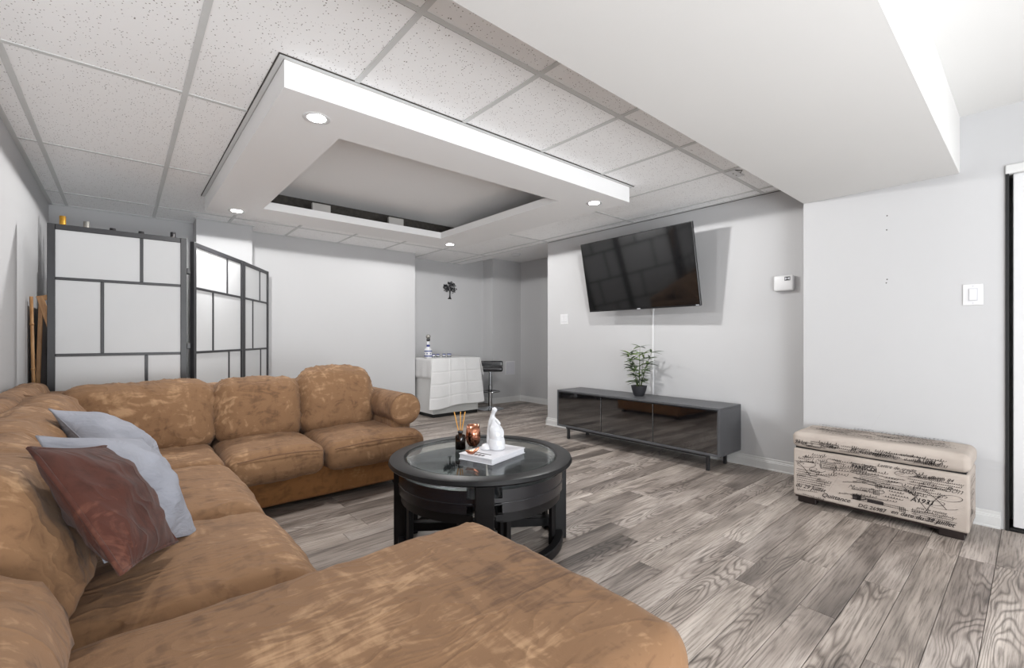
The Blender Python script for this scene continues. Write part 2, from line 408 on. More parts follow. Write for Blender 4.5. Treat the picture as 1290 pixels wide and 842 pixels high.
# ceiling
RX0, RX1, RY0, RY1 = .51, 2.96, 2.05, 4.45
IX0, IX1, IY0, IY1 = .86, 2.53, 2.39, 4.085
RZ = 2.105
ce = struct('ceiling', B(XL, XT, BY1, YB, 2.50, 2.53), M['drywall'])
gx = [XL, -.375, .225, .81, 1.40, 1.99, 2.59, 3.19, 3.79, XT]
gy = [1.095, 1.437, 2.657, 3.877, 5.097]
def sub_rect(r, h):
    x0, x1, y0, y1 = r; a0, a1, b0, b1 = h
    if x1 <= a0 or x0 >= a1 or y1 <= b0 or y0 >= b1: return [r]
    out = []
    if y0 < b0: out.append((x0, x1, y0, b0))
    if y1 > b1: out.append((x0, x1, b1, y1))
    yy0, yy1 = max(y0, b0), min(y1, b1)
    if x0 < a0: out.append((x0, a0, yy0, yy1))
    if x1 > a1: out.append((a1, x1, yy0, yy1))
    return out
hole = (RX0 + .005, RX1 - .005, RY0 + .005, RY1 - .005)
for i in range(len(gx) - 1):
    for j in range(len(gy)):
        x0, x1 = gx[i] + .0005, gx[i + 1] - .0005; y0 = gy[j] + .0005; y1 = (gy[j + 1] if j + 1 < len(gy) else YB) - .0005
        rs = sub_rect((x0, x1, y0, y1), hole)
        if j == len(gy) - 1:
            rs = [q for r_ in rs for q in sub_rect(r_, (.54, 1.02, 5.34, YB + 1))]
            if x1 > 3.056:
                rs.append((max(x0, 3.056), x1, YB - .0005, 5.949))
        rs = [q for q in rs if q[1] - q[0] > .004 and q[3] - q[2] > .004]
        if not rs: continue
        bm = bmesh.new()
        for q in rs: box(bm, q[0], q[1], q[2], q[3], CZ + .004, CZ + .018)
        obj('ceiling_tile', bm, M['tile'], ce, loc=(x0, y0, CZ))
def tee(x0, x1, y0, y1, z=CZ):
    bm = bmesh.new()
    for q in sub_rect((x0, x1, y0, y1), hole): 
        box(bm, q[0], q[1], q[2], q[3], z - .001, z + .0035, .0006)
    if len(bm.verts): obj('tee_bar', bm, M['tee'], ce)
    else: bm.free()
TW = .012
for x in gx[1:-1]:
    e = 5.595 if x < 3.1 else 5.945
    if .54 < x < 1.02: e = 5.335
    tee(x - TW, x + TW, 1.095, e)
for yy in gy[1:]:
    bm = bmesh.new()
    for q in sub_rect((XL + .02, XT - .02, yy - TW, yy + TW), hole): 
        box(bm, q[0], q[1], q[2], q[3], CZ + .000, CZ + .0036)
    obj('cross_tee', bm, M['tee'], ce)
    bm = bmesh.new()     # the shadow gap where each tile end drops beside the tee
    for q in sub_rect((XL + .02, XT - .02, yy + TW, yy + TW + .004), hole): box(bm, q[0], q[1], q[2], q[3], CZ + .002, CZ + .0038)
    obj('tee_gap', bm, M['gap'], ce)
bm = bmesh.new(); box(bm, XT - .024, XT, 1.09, 5.945, CZ - .002, CZ + .004); obj('wall_angle', bm, M['tee'], ce)
bm = bmesh.new(); box(bm, XT - .003, XT - .0005, 1.09, 3.9, CZ - .006, CZ - .001); obj('shadow_gap', bm, M['gap'], ce)
bm = bmesh.new(); box(bm, XL, XL + .024, 1.09, YB, CZ - .002, CZ + .004); obj('wall_angle', bm, M['tee'], ce)
bm = bmesh.new(); box(bm, XL, .54, YB - .024, YB, CZ - .002, CZ + .0039); box(bm, 1.02, 3.055, YB - .024, YB, CZ - .002, CZ + .0039); box(bm, .52, 1.04, 5.316, 5.34, CZ - .002, CZ + .0039)
obj('wall_angle', bm, M['tee'], ce)
# dropped tray frame
bm = bmesh.new()
def ringbox(bm, X0, X1, Y0, Y1, a, z0, z1):
    box(bm, X0, X1, Y0, Y0 + a, z0, z1); box(bm, X0, X1, Y1 - a, Y1, z0, z1); box(bm, X0, X0 + a, Y0 + a, Y1 - a, z0, z1); box(bm, X1 - a, X1, Y0 + a, Y1 - a, z0, z1)
for q in [(RX0, RX1, RY0, IY0), (RX0, RX1, IY1, RY1), (RX0, IX0, IY0, IY1), (IX1, RX1, IY0, IY1)]:
    box(bm, q[0], q[1], q[2], q[3], RZ, RZ + .012)
ringbox(bm, RX0, RX1, RY0, RY1, .012, RZ + .012, CZ - .004)
ringbox(bm, IX0 - .012, IX1 + .012, IY0 - .012, IY1 + .012, .012, RZ + .012, 2.168)
obj('tray_frame', bm, M['drywall'], ce)
bm = bmesh.new(); ringbox(bm, RX0 + .002, RX1 - .002, RY0 + .002, RY1 - .002, .012, CZ - .004, CZ + .01); obj('plaster_gap', bm, M['plaster_edge'], ce)
bm = bmesh.new(); ringbox(bm, RX0 - .022, RX1 + .022, RY0 - .022, RY1 + .022, .02, CZ - .003, CZ + .0037); obj('tray_angle', bm, M['tee'], ce)
bm = bmesh.new(); ringbox(bm, RX0 - .0265, RX1 + .0265, RY0 - .0265, RY1 + .0265, .0035, CZ - .0015, CZ + .0036); obj('tray_shadow_gap', bm, M['gap'], ce)
bm = bmesh.new(); box(bm, RX0 + .02, RX1 - .02, RY0 + .02, RY1 - .02, 2.345, 2.36); obj('tray_ceiling', bm, M['drywall'], ce)
bm = bmesh.new(); ringbox(bm, RX0 + .014, RX1 - .014, RY0 + .014, RY1 - .014, .006, RZ + .02, 2.345); obj('tray_side', bm, M['gap'], ce)  # cavity sides coloured dark to stand in for the shade inside the tray
for xa, xb in [(1.245, 1.40), (1.955, 2.11)]: obj('spacer_block', B(xa, xb, IY1 + .013, IY1 + .045, 2.12, 2.236, .002), M['block'], ce)
for xa, xb in [(1.245, 1.40), (1.955, 2.11)]: obj('spacer_block', B(xa, xb, IY0 - .045, IY0 - .013, 2.12, 2.236, .002), M['block'], ce)
# bulkhead, near ceiling, passage ceiling
struct('ceiling_bulkhead', B(XL, XD, BY0, BY1, BZ, TOP - .02, .003), M['drywall_dimmed'])
struct('ceiling_near', B(XL, XD, YR, BY0, HZ, HZ + .1), M['drywall_dimmed'])
bm = bmesh.new(); box(bm, XT + .14, 5.10, 1.72, 5.95, HZ, HZ + .02); box(bm, XT + .001, XT + .14, 3.905, 5.949, CZ - .003, HZ + .02)
struct('ceiling_passage', bm, M['drywall'])

# recessed lamps
def downlight(x, y, z, label, watt):
    t = thing('recessed_light', label, 'light', (x, y, z), 'round recessed ceiling lights')
    bm = bmesh.new(); lathe(bm, [(.040, 0), (.058, -.0035), (.062, -.002), (.062, 0)], (x, y, z), 32); obj('trim_ring', bm, M['plastic'], t, True)
    bm = bmesh.new(); lathe(bm, [(0, -.0015), (.040, -.0015)], (x, y, z), 32); obj('lens', bm, M['lens'], t)
    l = bpy.data.lights.new('lamp', 'SPOT'); l.energy = watt; l.spot_size = R(179); l.spot_blend = .03; l.shadow_soft_size = .035; l.color = (1, .99, .98)
    o = bpy.data.objects.new('lamp', l); COL.objects.link(o); o.parent = t; o.location = (0, 0, -.012)
for (x, y), lb in zip(DOWNLIGHTS, ['lit recessed light in the near left corner of the dropped ceiling frame, largest in view',
                                 'lit recessed light in the dropped ceiling frame above the folding screen',
                                 'lit recessed light in the far right corner of the ceiling frame, nearest the alcove',
                                 'lit recessed light in the near right corner of the ceiling frame, left of the television']):
    downlight(x, y, RZ, lb, LAMP_W)

# small fixtures
t = thing('smoke_detector', 'flat round white smoke detector on the ceiling of the far passage', 'detector', (4.52, 5.16, HZ))
bm = bmesh.new(); lathe(bm, [(.078, 0), (.078, -.008), (.070, -.012)], (4.52, 5.16, HZ), 32); obj('base_plate', bm, M['plastic'], t, True, angle=30)
bm = bmesh.new(); lathe(bm, [(.064, -.010), (.062, -.026), (.052, -.034), (0, -.036)], (4.52, 5.16, HZ), 32); obj('cover', bm, M['plastic'], t, True, angle=40)
t = thing('ceiling_bracket', 'small pale bracket plate on the ceiling grid beside the bulkhead', 'bracket', (3.28, 1.40, CZ))
bm = bmesh.new(); box(bm, 3.20, 3.36, 1.36, 1.43, CZ - .008, CZ - .0015, .002); obj('plate', bm, M['plastic'], t)
bm = bmesh.new(); tube(bm, [(3.21 + .02 * k, 1.36 - .05 * math.sin(k * PI / 4) ** 2 * .6 - .0, CZ - .006) for k in range(5)], .0025, 6); obj('wire_clip', bm, M['gap'], t, True)
for sx in (3.26, 3.31):
    bm = bmesh.new(); lathe(bm, [(0, -.0105), (.004, -.010), (.005, -.008)], (sx, 1.395, CZ), 10); obj('screw', bm, M['gap'], t)

def decora(loc, nrm_x, label, n=1, wdt=.075):
    x, y, z = loc
    t = thing('light_switch', label, 'switch', loc)
    hw = wdt / 2
    obj('wall_plate', B(x - .006, x, y - hw, y + hw, z - .06, z + .06, .002, 2), M['plastic'], t)
    for k in range(n):
        yy = y + (k - (n - 1) / 2) * .046
        obj('rocker', B(x - .011, x - .005, yy - .016, yy + .016, z - .033, z + .033, .002), M['plastic'], t)
        obj('rocker_gap', B(x - .0067, x - .0055, yy - .019, yy + .019, z - .036, z + .036), M['plate'], t)
    for s in (-1, 1):
        bm = bmesh.new(); box(bm, x - .0075, x - .0055, y - .003, y + .003, z + s * .048 - .003, z + s * .048 + .003, .001); obj('screw', bm, M['plate'], t)
decora((XD, .237, 1.305), -1, 'white wall switch on the bright wall near the closet door', 1, .082)
decora((XT, 3.62, 1.28), -1, 'white double wall switch left of the television', 2, .118)
# thermostat-like box
t = thing('wall_sensor_box', 'small white box with a dark square display, on the wall right of the television', 'thermostat', (XT, 1.285, 1.487))
obj('body', B(XT - .045, XT - .008, 1.215, 1.355, 1.425, 1.545, .012, 3), M['plastic'], t, True, angle=50)
obj('back_plate', B(XT - .010, XT, 1.225, 1.345, 1.435, 1.535, .002), M['plate'], t)
bm = bmesh.new(); box(bm, XT - .0465, XT - .0445, 1.235, 1.275, 1.502, 1.532); obj('display', bm, M['cap_black'], t)
bm = bmesh.new(); v = [bm.verts.new((XT - .0468, a, b)) for a, b in [(1.271, 1.528), (1.271, 1.506), (1.256, 1.518), (1.239, 1.506), (1.239, 1.528), (1.256, 1.520)]]; bm.faces.new(v); obj('bow_mark', bm, M['plate'], t)
# panel plate in passage
t = thing('access_panel', 'pale grey square plate low on the passage wall behind the bar stool', 'panel', (4.865, 5.70, .565))
obj('plate', B(4.775, 4.955, 5.688, 5.70, .465, .665, .003), M['plate'], t)
obj('rim', B(4.765, 4.965, 5.694, 5.6995, .455, .675, .002), M['plastic'], t)
# tiny anchors left in the wall
for (yy, zz), lbl in zip([(.62, 1.835), (.622, 1.745), (.62, 1.43), (.624, 1.408)], ['topmost of the four dark screw holes in the bare wall', 'second dark screw hole from the top in the bare wall', 'dark screw hole at the middle of the bare wall, upper of the close pair', 'lowest of the four dark screw holes in the bare wall']):
    bm = bmesh.new(); lathe(bm, [(0, .002), (.0035, .001), (.004, 0)], (0, 0, 0), 8); bmesh.ops.transform(bm, matrix=Matrix.Translation((XD, yy, zz)) @ Matrix.Rotation(-PI / 2, 4, 'Y'), verts=bm.verts)
    o = obj('wall_anchor', bm, M['gap'], loc=(XD, yy, zz)); tag(o, lbl, 'screw hole', 'screw holes in the bare wall')

# wall decoration: metal tree
tx, tz, ty = 3.84, 1.80, 5.95
t = thing('metal_tree', 'black metal tree silhouette hanging on the alcove wall', 'wall decoration', (tx, ty, tz))
bm = bmesh.new(); poly = [(-.034, -.135), (.022, -.135), (.030, -.128), (.014, -.112), (.010, -.06), (.014, 0), (.002, .02), (-.008, 0), (-.006, -.06), (-.012, -.112), (-.034, -.125)]
prism(bm, poly, -.003, .003); bmesh.ops.transform(bm, matrix=Matrix.Translation((tx, ty - .012, tz)) @ Matrix.Rotation(PI / 2, 4, 'X'), verts=bm.verts); obj('trunk', bm, M['black_metal'], t)
bm = bmesh.new(); r2 = random.Random(3)
for k in range(9):
    a = PI * (.02 + .96 * k / 8); e = (math.cos(a) * .10, .035 + math.sin(a) * .085)
    tube(bm, [(tx, ty - .012, tz - .02), (tx + e[0] * .5, ty - .012, tz + e[1] * .35 + .01), (tx + e[0], ty - .012, tz + e[1])], [.007, .005, .003], 6)
obj('branches', bm, M['black_metal'], t)
for k in range(74):
    a = k * 2.39996; rr = .122 * math.sqrt((k + .5) / 74) * r2.uniform(.93, 1.05)
    if rr > .04 and math.sin(a * 3 + 1) > .82: continue
    if math.sin(a) < -.75 and abs(math.cos(a)) < .35: continue
    cx_, cz_ = tx + math.cos(a) * rr * 1.0, tz + .042 + math.sin(a) * rr * .80
    bm = bmesh.new(); ang = r2.uniform(0, PI); L = r2.uniform(.013, .019)
    pl = [(math.cos(2 * PI * q / 8) * L * .9, math.sin(2 * PI * q / 8) * L * .5) for q in range(8)]
    prism(bm, pl, -.0015, .0015)
    bmesh.ops.transform(bm, matrix=Matrix.Translation((cx_, ty - .016, cz_)) @ Matrix.Rotation(PI / 2, 4, 'X') @ Matrix.Rotation(ang, 4, 'Z'), verts=bm.verts)
    obj('leaf', bm, M['black_metal'], t)

# ------------------------------------------------------------------ television
t = thing('television', 'black flat television tilted forward on the right wall', 'television', (XT, 2.48, 1.677))
TWd, THt = 1.235, .712
c0 = Vector((3.66, 2.48, 1.68))
rot = Matrix.Rotation(R(-1.6), 4, 'Z') @ Matrix.Rotation(R(11.9), 4, Vector((0, -1, 0)))
Tm = Matrix.Translation(c0) @ rot
def tvbox(*a, **k): 
    bm = bmesh.new(); box(bm, *a, mat=Tm, **k); return bm
obj('panel', tvbox(.002, .028, -TWd / 2, TWd / 2, -THt / 2, THt / 2, bev=.003), M['tv_bezel'], t)
obj('screen', tvbox(-.001, .003, -TWd / 2 + .006, TWd / 2 - .006, -THt / 2 + .016, THt / 2 - .006), M['tv_screen'], t)
obj('rear_housing', tvbox(.028, .07, -.42, .42, -.30, .12, bev=.015), M['tv_bezel'], t)
obj('brand_badge', tvbox(-.0025, -.0005, -.018, .018, -THt / 2 + .004, -THt / 2 + .011), M['plate'], t)
obj('sensor_label', tvbox(-.0025, -.0005, -TWd / 2 + .012, -TWd / 2 + .04, -THt / 2 + .006, -THt / 2 + .012), M['plate'], t)
bm = bmesh.new(); box(bm, XT - .014, XT - .001, 2.28, 2.68, 1.50, 1.86, .003); obj('wall_bracket', bm, M['black_metal'], t)
bm = bmesh.new(); tube(bm, [(XT - .01, 2.4, 1.72), (3.80, 2.44, 1.70), (3.74, 2.48, 1.68)], .018, 8); tube(bm, [(XT - .01, 2.56, 1.72), (3.80, 2.52, 1.70), (3.74, 2.48, 1.68)], .018, 8); obj('bracket_arm', bm, M['black_metal'], t)
cr = thing('cable_raceway', 'white cable cover running down the wall from television to cabinet', 'cable cover', (XT, 2.446, .5))
obj('channel', B(XT - .012, XT, 2.437, 2.455, .10, 1.33, .003), M['plastic'], cr)
obj('end_cap', B(XT - .014, XT, 2.433, 2.459, 1.32, 1.35, .003), M['plastic'], cr)

# ------------------------------------------------------------------ tv stand
sx0, sx1, sy0, sy1, sz0, sz1 = 3.50, 3.885, 1.60, 3.33, .128, .51
t = thing('media_cabinet', 'long low dark grey media cabinet with three black gloss doors under the television', 'cabinet', ((sx0 + sx1) / 2, (sy0 + sy1) / 2, 0))
obj('top_panel', B(sx0, sx1, sy0, sy1, sz1 - .018, sz1, .002), M['stand_grey'], t)
obj('bottom_panel', B(sx0, sx1, sy0, sy1, sz0, sz0 + .018, .002), M['stand_grey'], t)
for yy in (sy0, sy1 - .018): obj('side_panel', B(sx0, sx1, yy, yy + .018, sz0 + .018, sz1 - .018, .001), M['stand_grey'], t)
for yy in (2.177, 2.751): obj('divider_panel', B(sx0 + .022, sx1 - .02, yy - .009, yy + .009, sz0 + .018, sz1 - .018), M['stand_grey'], t)
obj('back_panel', B(sx1 - .012, sx1 - .004, sy0 + .018, sy1 - .018, sz0 + .018, sz1 - .018), M['stand_grey'], t)
dw = (sy1 - sy0 - .036) / 3
for k in range(3):
    a = sy0 + .018 + k * dw
    d = obj('door', B(sx0 + .001, sx0 + .018, a + .003, a + dw - .003, sz0 + .021, sz1 - .026, .001), M['stand_gloss'], t)
    obj('door_rim', B(sx0 - .001, sx0 + .019, a + .003, a + dw - .003, sz1 - .0255, sz1 - .0225), M['black_metal'], d)
obj('handle_tab', B(sx0 - .010, sx0 + .001, 3.05, 3.09, sz1 - .055, sz1 - .026, .001), M['black_metal'], t)
obj('base_rail', B(sx0 + .03, sx0 + .05, sy0 + .10, sy1 - .10, .105, .126, .001), M['black_metal'], t)
obj('base_rail', B(sx1 - .07, sx1 - .05, sy0 + .10, sy1 - .10, .105, .126, .001), M['black_metal'], t)
for xx in (sx0 + .028, sx1 - .055):
    for yy in (sy0 + .10, sy1 - .14): obj('leg', B(xx, xx + .024, yy, yy + .024, 0.001, .127, .001), M['black_metal'], t)

# ------------------------------------------------------------------ potted plant
px_, py_ = 3.70, 2.455
t = thing('potted_bamboo', 'small leafy bamboo plant in a charcoal bowl on the media cabinet', 'plant', (px_, py_, sz1))
bm = bmesh.new(); lathe(bm, [(0, .001), (.040, .001), (.050, .012), (.066, .060), (.074, .098), (.066, .098), (.060, .080), (.0, .080)], (px_, py_, sz1), 32); obj('pot', bm, M['pot'], t, True, angle=40)
bm = bmesh.new(); lathe(bm, [(.060, .0805), (.055, .086), (0, .092)], (px_, py_, sz1), 20); obj('soil', bm, M['soil'], t, True)
def leafmesh(name, L, W, m):
    bm = bmesh.new(); n = 6; A = []
    for i in range(n + 1):
        u = i / n; w_ = W * math.sin(PI * min(1, u * .92 + .08)) ** .8 * (1 - u * .35); z = -.22 * L * u * u
        A.append([bm.verts.new((u * L, -w_, z + .25 * w_)), bm.verts.new((u * L, 0, z)), bm.verts.new((u * L, w_, z + .25 * w_))])
    for a, b in zip(A, A[1:]):
        bm.faces.new((a[0], b[0], b[1], a[1])); bm.faces.new((a[1], b[1], b[2], a[2]))
    me = bpy.data.meshes.new(name); bm.to_mesh(me); bm.free(); me.materials.append(m); return me
LM = [leafmesh('leaf', .09, .0095, M['leaf']), leafmesh('leaf', .12, .0115, M['leaf']), leafmesh('leaf', .08, .012, M['leaf'])]
r3 = random.Random(11)
def add_leaf(p, az, el, mesh):
    o = bpy.data.objects.new('leaf', mesh); COL.objects.link(o); o.parent = t; o.location = p
    o.rotation_euler = (r3.uniform(-.5, .5), -el, az)
for s in range(9):
    a = 2 * PI * s / 9 + .3; lean = r3.uniform(.15, .42) if s else .02; h = r3.uniform(.22, .33) if s else .38
    if s in (2, 5): h = .30
    pts = []
    for k in range(7):
        u = k / 6; pts.append(Vector((px_ + math.cos(a) * (.02 + lean * h * u ** 1.3), py_ + math.sin(a) * (.02 + lean * h * u ** 1.3), sz1 + .085 + h * u)))
    bm = bmesh.new(); tube(bm, pts, [.0032 - .0018 * k / 6 for k in range(7)], 6); obj('stem', bm, M['stem'], t, True)
    for k in range(1, 7):
        for q in range(3 if k < 6 else 5):
            add_leaf(pts[k] - Vector((px_, py_, sz1)), a + r3.uniform(-1.9, 1.9), r3.uniform(-.05, .65), r3.choice(LM))

# ------------------------------------------------------------------ folding screen
t = thing('folding_screen', 'tall folding screen with black frame and frosted white panels behind the sofa', 'room divider', (.40, 4.10, 0))
DH = 1.782
pp = [((-.362, 4.065), (.352, 4.050)), ((.392, 4.135), (.845, 4.86)), ((.850, 4.868), (1.19, 5.46))]
ST = .036; DT = .022
def divider_panel(p, q, name='panel', rows=None):
    p = Vector((p[0], p[1], 0)); q = Vector((q[0], q[1], 0)); d = (q - p); W = d.length; d.normalize()
    ang = math.atan2(d.y, d.x); Mx = Matrix.Translation(p) @ Matrix.Rotation(ang, 4, 'Z')
    def bx(nm, u0, u1, z0, z1, th, m=M['divider'], off=0, bev=.002):
        bm = bmesh.new(); box(bm, u0, u1, off - th / 2, off + th / 2, z0, z1, bev, mat=Mx); return obj(nm, bm, m, t)
    bx('stile', 0, ST, .005, DH, DT + .006); bx('stile', W - ST, W, .005, DH, DT + .006)
    bx('rail', ST, W - ST, DH - .034, DH, DT); bx('rail', ST, W - ST, .06, .10, DT)
    mt = .018
    zz = [DH - .034, 1.437, .948, .50, .10]; sp = [.66, .345, .70, .345]
    for k in range(4):
        if k < 3: bx('rail', ST, W - ST, zz[k + 1] - mt / 2, zz[k + 1] + mt / 2, DT - .004)
        u = ST + (W - 2 * ST) * sp[k]
        bx('mullion', u - mt / 2, u + mt / 2, zz[k + 1] + mt / 2, zz[k] - (mt / 2 if k else 0), DT - .006)
        for (a, b) in ((ST, u), (u, W - ST)):
            bx('frosted_pane', a, b, zz[k + 1], zz[k], .003, M['screen'], 0, 0)
for p, q in pp: divider_panel(p, q)
for zz in (.3, 1.0, 1.55):
    obj('hinge', B(.354, .376, 4.062, 4.118, zz - .02, zz + .02, .002), M['black_metal'], t)

# bottles behind the screen on a hidden shelf
bs = thing('bottle_shelf', 'dark shelf behind the folding screen with bottles standing on top', 'shelf', (.10, 4.94, 0))
obj('top_board', B(-.34, .42, 4.82, 5.06, 1.60, 1.62, .002), M['black_wood'], bs)
for zz in (.40, .95): obj('shelf_board', B(-.32, .40, 4.82, 5.06, zz, zz + .02, .002), M['black_wood'], bs)
for xx in (-.34, .40): obj('side_panel', B(xx, xx + .02, 4.82, 5.06, 0.001, 1.60, .002), M['black_wood'], bs)
def pxX(px, Y):     # world x on the plane y=Y that the photograph shows at column px
    a = R(40.73) + math.atan((px - 645) / 569); return Y * math.tan(a)
for px, ytop, m, lb in [(79, 272.5, 'cap_gold', 'bottle with gold foil neck above the screen, leftmost'), (109, 279.5, 'cap_silver', 'bottle with silver banded neck, second from the left above the screen'),
                     (142, 288, 'cap_black', 'bottle with low black cap, third from the left above the screen'), (178, 292, 'cap_black', 'bottle with short dark cap over the middle of the screen'), (218, 293, 'cap_black', 'bottle with black and cream cap near the screen hinge')]:
    Y = 4.92; X = pxX(px, Y); d = X * math.sin(R(40.73)) + Y * math.cos(R(40.73)); zt = CAM_Z + (426.5 - ytop) * d / 569
    bt = thing('bottle', lb, 'bottle', (X, Y, 1.621), 'bottles behind the folding screen'); h = zt - 1.621
    bm = bmesh.new(); lathe(bm, [(0, 0), (.036, 0), (.038, .006), (.038, h * .52), (.030, h * .62), (.016, h * .72), (.0145, h * .80), (0, h * .80)], (X, Y, 1.621), 24); obj('body', bm, M['bottle'], bt, True)
    bm = bmesh.new(); lathe(bm, [(.015, h * .80), (.019, h * .80), (.0195, h * .99), (.018, h), (0, h)], (X, Y, 1.621), 20); obj('cap', bm, M[m], bt, True, angle=40)
    if px in (109, 218):
        bm = bmesh.new(); lathe(bm, [(.0200, h * .84), (.0200, h * .88)], (X, Y, 1.621), 20); obj('neck_band', bm, M['linen'], bt, True)

# things leaning against the left wall behind the screen
def framed(name, label, mat4, w_, h_, fw, art, group=None):
    c = mat4.translation
    t = thing(name, label, 'frame', c)
    def bx(nm, a, m):
        bm = bmesh.new(); box(bm, *a, bev=.002, mat=mat4); obj(nm, bm, m, t)
    bx('frame_side', (0, fw, -.011, .011, 0, h_), M['pine']); bx('frame_side', (w_ - fw, w_, -.011, .011, 0, h_), M['pine'])
    bx('frame_rail', (fw, w_ - fw, -.011, .011, 0, fw), M['pine']); bx('frame_rail', (fw, w_ - fw, -.011, .011, h_ - fw, h_), M['pine'])
    bm = bmesh.new(); box(bm, fw * .5, w_ - fw * .5, .003, .008, fw * .5, h_ - fw * .5, mat=mat4); obj('canvas', bm, art, t)
    return t
framed('wooden_frame', 'tall pine frame standing upright in the gap between left wall and screen', Matrix.Translation((-.462, 4.46, .003)) @ Matrix.Rotation(R(90), 4, 'Z') @ Matrix.Rotation(R(1.5), 4, 'X'), .60, 1.31, .03, M['darkart'])
framed('wooden_frame', 'pine frame with pale backing leaning tilted just behind the screen edge', Matrix.Translation((-.452 + .335, 4.44, .012)) @ Matrix.Rotation(R(-14), 4, 'Y'), .30, 1.37, .035, M['plate'])
o_b = bmesh.new(); tube(o_b, [(-.44, 4.36, .004), (-.452, 4.37, .7), (-.465, 4.38, 1.335)], .009, 8)
for zz in (.45, .85, 1.15): tube(o_b, [(-.44 - .0185 * zz, 4.36 + .0145 * zz, zz - .006), (-.44 - .0187 * zz, 4.36 + .0145 * zz, zz + .006)], .0115, 8)
tag(obj('bamboo_pole', o_b, M['pine'], loc=(-.44, 4.36, .004), smooth=True), 'thin bamboo pole standing by the left wall beside the screen', 'pole')

# ------------------------------------------------------------------ alcove console, cloth, decanter, cups, stool
t = thing('console', 'pale grey console cabinet on a black plinth in the alcove under a white cloth', 'cabinet', (3.47, 5.53, 0))
obj('body', B(3.10, 3.84, 5.20, 5.86, .045, .77, .004), M['greywall'], t)
obj('plinth', B(3.11, 3.83, 5.21, 5.85, .001, .045, .002), M['rubber'], t)
obj('side_frame', B(3.095, 3.101, 5.205, 5.855, .05, .765), M['trim'], t)
cl = bmesh.new()
ztop = .785
def clothgrid(bm, f, nu, nv):
    g = [[bm.verts.new(f(i / nu, j / nv)) for j in range(nv + 1)] for i in range(nu + 1)]
    for i in range(nu):
        for j in range(nv): bm.faces.new((g[i][j], g[i + 1][j], g[i + 1][j + 1], g[i][j + 1]))
def crease(t, c, w_=.012): return max(0, 1 - abs(t - c) / w_)
def front(u, v):     # v 0 = table edge, 1 = hem
    x = 3.082 + .773 * u
    hem = .665 - .045 * u + .012 * math.sin(u * 9)
    z = ztop - hem * v
    fold = .030 * v + .010 * math.sin(u * 13 + 1) * v + .022 * v * max(0, math.sin(u * 6.1 + .3)) ** 2
    fold += .006 * (crease(u, .36) + crease(u, .68)) - .007 * (crease(v, .27) + crease(v, .52) + crease(v, .78))
    return (x - .07 * v * (1 - u) ** 2 + .06 * v * u ** 2, 5.188 - fold, z)
clothgrid(cl, front, 100, 80)
clothgrid(cl, lambda u, v: (3.082 + .773 * u, 5.188 + .68 * v, ztop + .001 * math.sin(u * 30)), 24, 8)
clothgrid(cl, lambda u, v: (3.082 - .004 - .006 * math.sin(u * 22) * v if True else 0, 5.188 + .68 * u, ztop - .27 * v), 20, 8)
clothgrid(cl, lambda u, v: (3.855 + .01 + .05 * v + .012 * math.sin(u * 24) * v, 5.188 + .68 * u - .02 * v, ztop - (.25 + .05 * math.sin(u * 5)) * v), 20, 8)
bmesh.ops.remove_doubles(cl, verts=cl.verts, dist=.004)
tc = obj('tablecloth', cl, M['cloth'], loc=(3.57, 5.53, ztop), smooth=True); tag(tc, 'creased white tablecloth hanging low over the front of the alcove console', 'tablecloth')
sm = tc.modifiers.new('thick', 'SOLIDIFY'); sm.thickness = .003; sm.offset = 1
ZT = ztop + .005
def at_px(px, Y): return pxX(px, Y)
Y = 5.36; X = pxX(539.5, Y)
t = thing('decanter', 'tall white ceramic decanter with blue painted bands and ball stopper on the alcove table', 'bottle', (X, Y, ZT))
bm = bmesh.new(); lathe(bm, [(0, 0), (.048, 0), (.052, .01), (.052, .10), (.044, .125), (.026, .14), (.020, .16), (.022, .21), (.017, .225)], (X, Y, ZT), 28); obj('body', bm, M['ceramic'], t, True)
bm = bmesh.new(); lathe(bm, [(.0222, .150), (.0235, .165), (.0235, .172), (.0222, .18)], (X, Y, ZT), 24); lathe(bm, [(.0535, .02), (.0535, .035)], (X, Y, ZT), 28); lathe(bm, [(.0535, .085), (.0535, .10)], (X, Y, ZT), 28); obj('blue_band', bm, M['blue'], t, True)
bm = bmesh.new(); lathe(bm, [(.018, .225), (.024, .235), (.024, .255), (.014, .262)], (X, Y, ZT), 20); obj('stopper_collar', bm, M['cap_black'], t, True)
bm = bmesh.new(); lathe(bm, [(0, .258), (.02, .262), (.033, .285), (.028, .305), (.010, .318), (0, .32)], (X, Y, ZT), 20); obj('stopper', bm, M['cap_silver'], t, True)
for k in range(7):
    a = k * 2 * PI / 7 + .3; bm = bmesh.new(); lathe(bm, [(0, .0025), (.008, .0015), (.009, 0)], (0, 0, 0), 8)
    bmesh.ops.transform(bm, matrix=Matrix.Translation((X + .052 * math.cos(a), Y + .052 * math.sin(a), ZT + .060)) @ Matrix.Rotation(a, 4, 'Z') @ Matrix.Rotation(PI / 2, 4, 'Y'), verts=bm.verts); obj('painted_dot', bm, M['blue'], t)
cuplabels = ['small blue rimmed cup nearest the decanter', 'small blue rimmed cup, second from the decanter', 'small blue rimmed cup, third from the decanter', 'widest blue rimmed cup, farthest from the decanter']
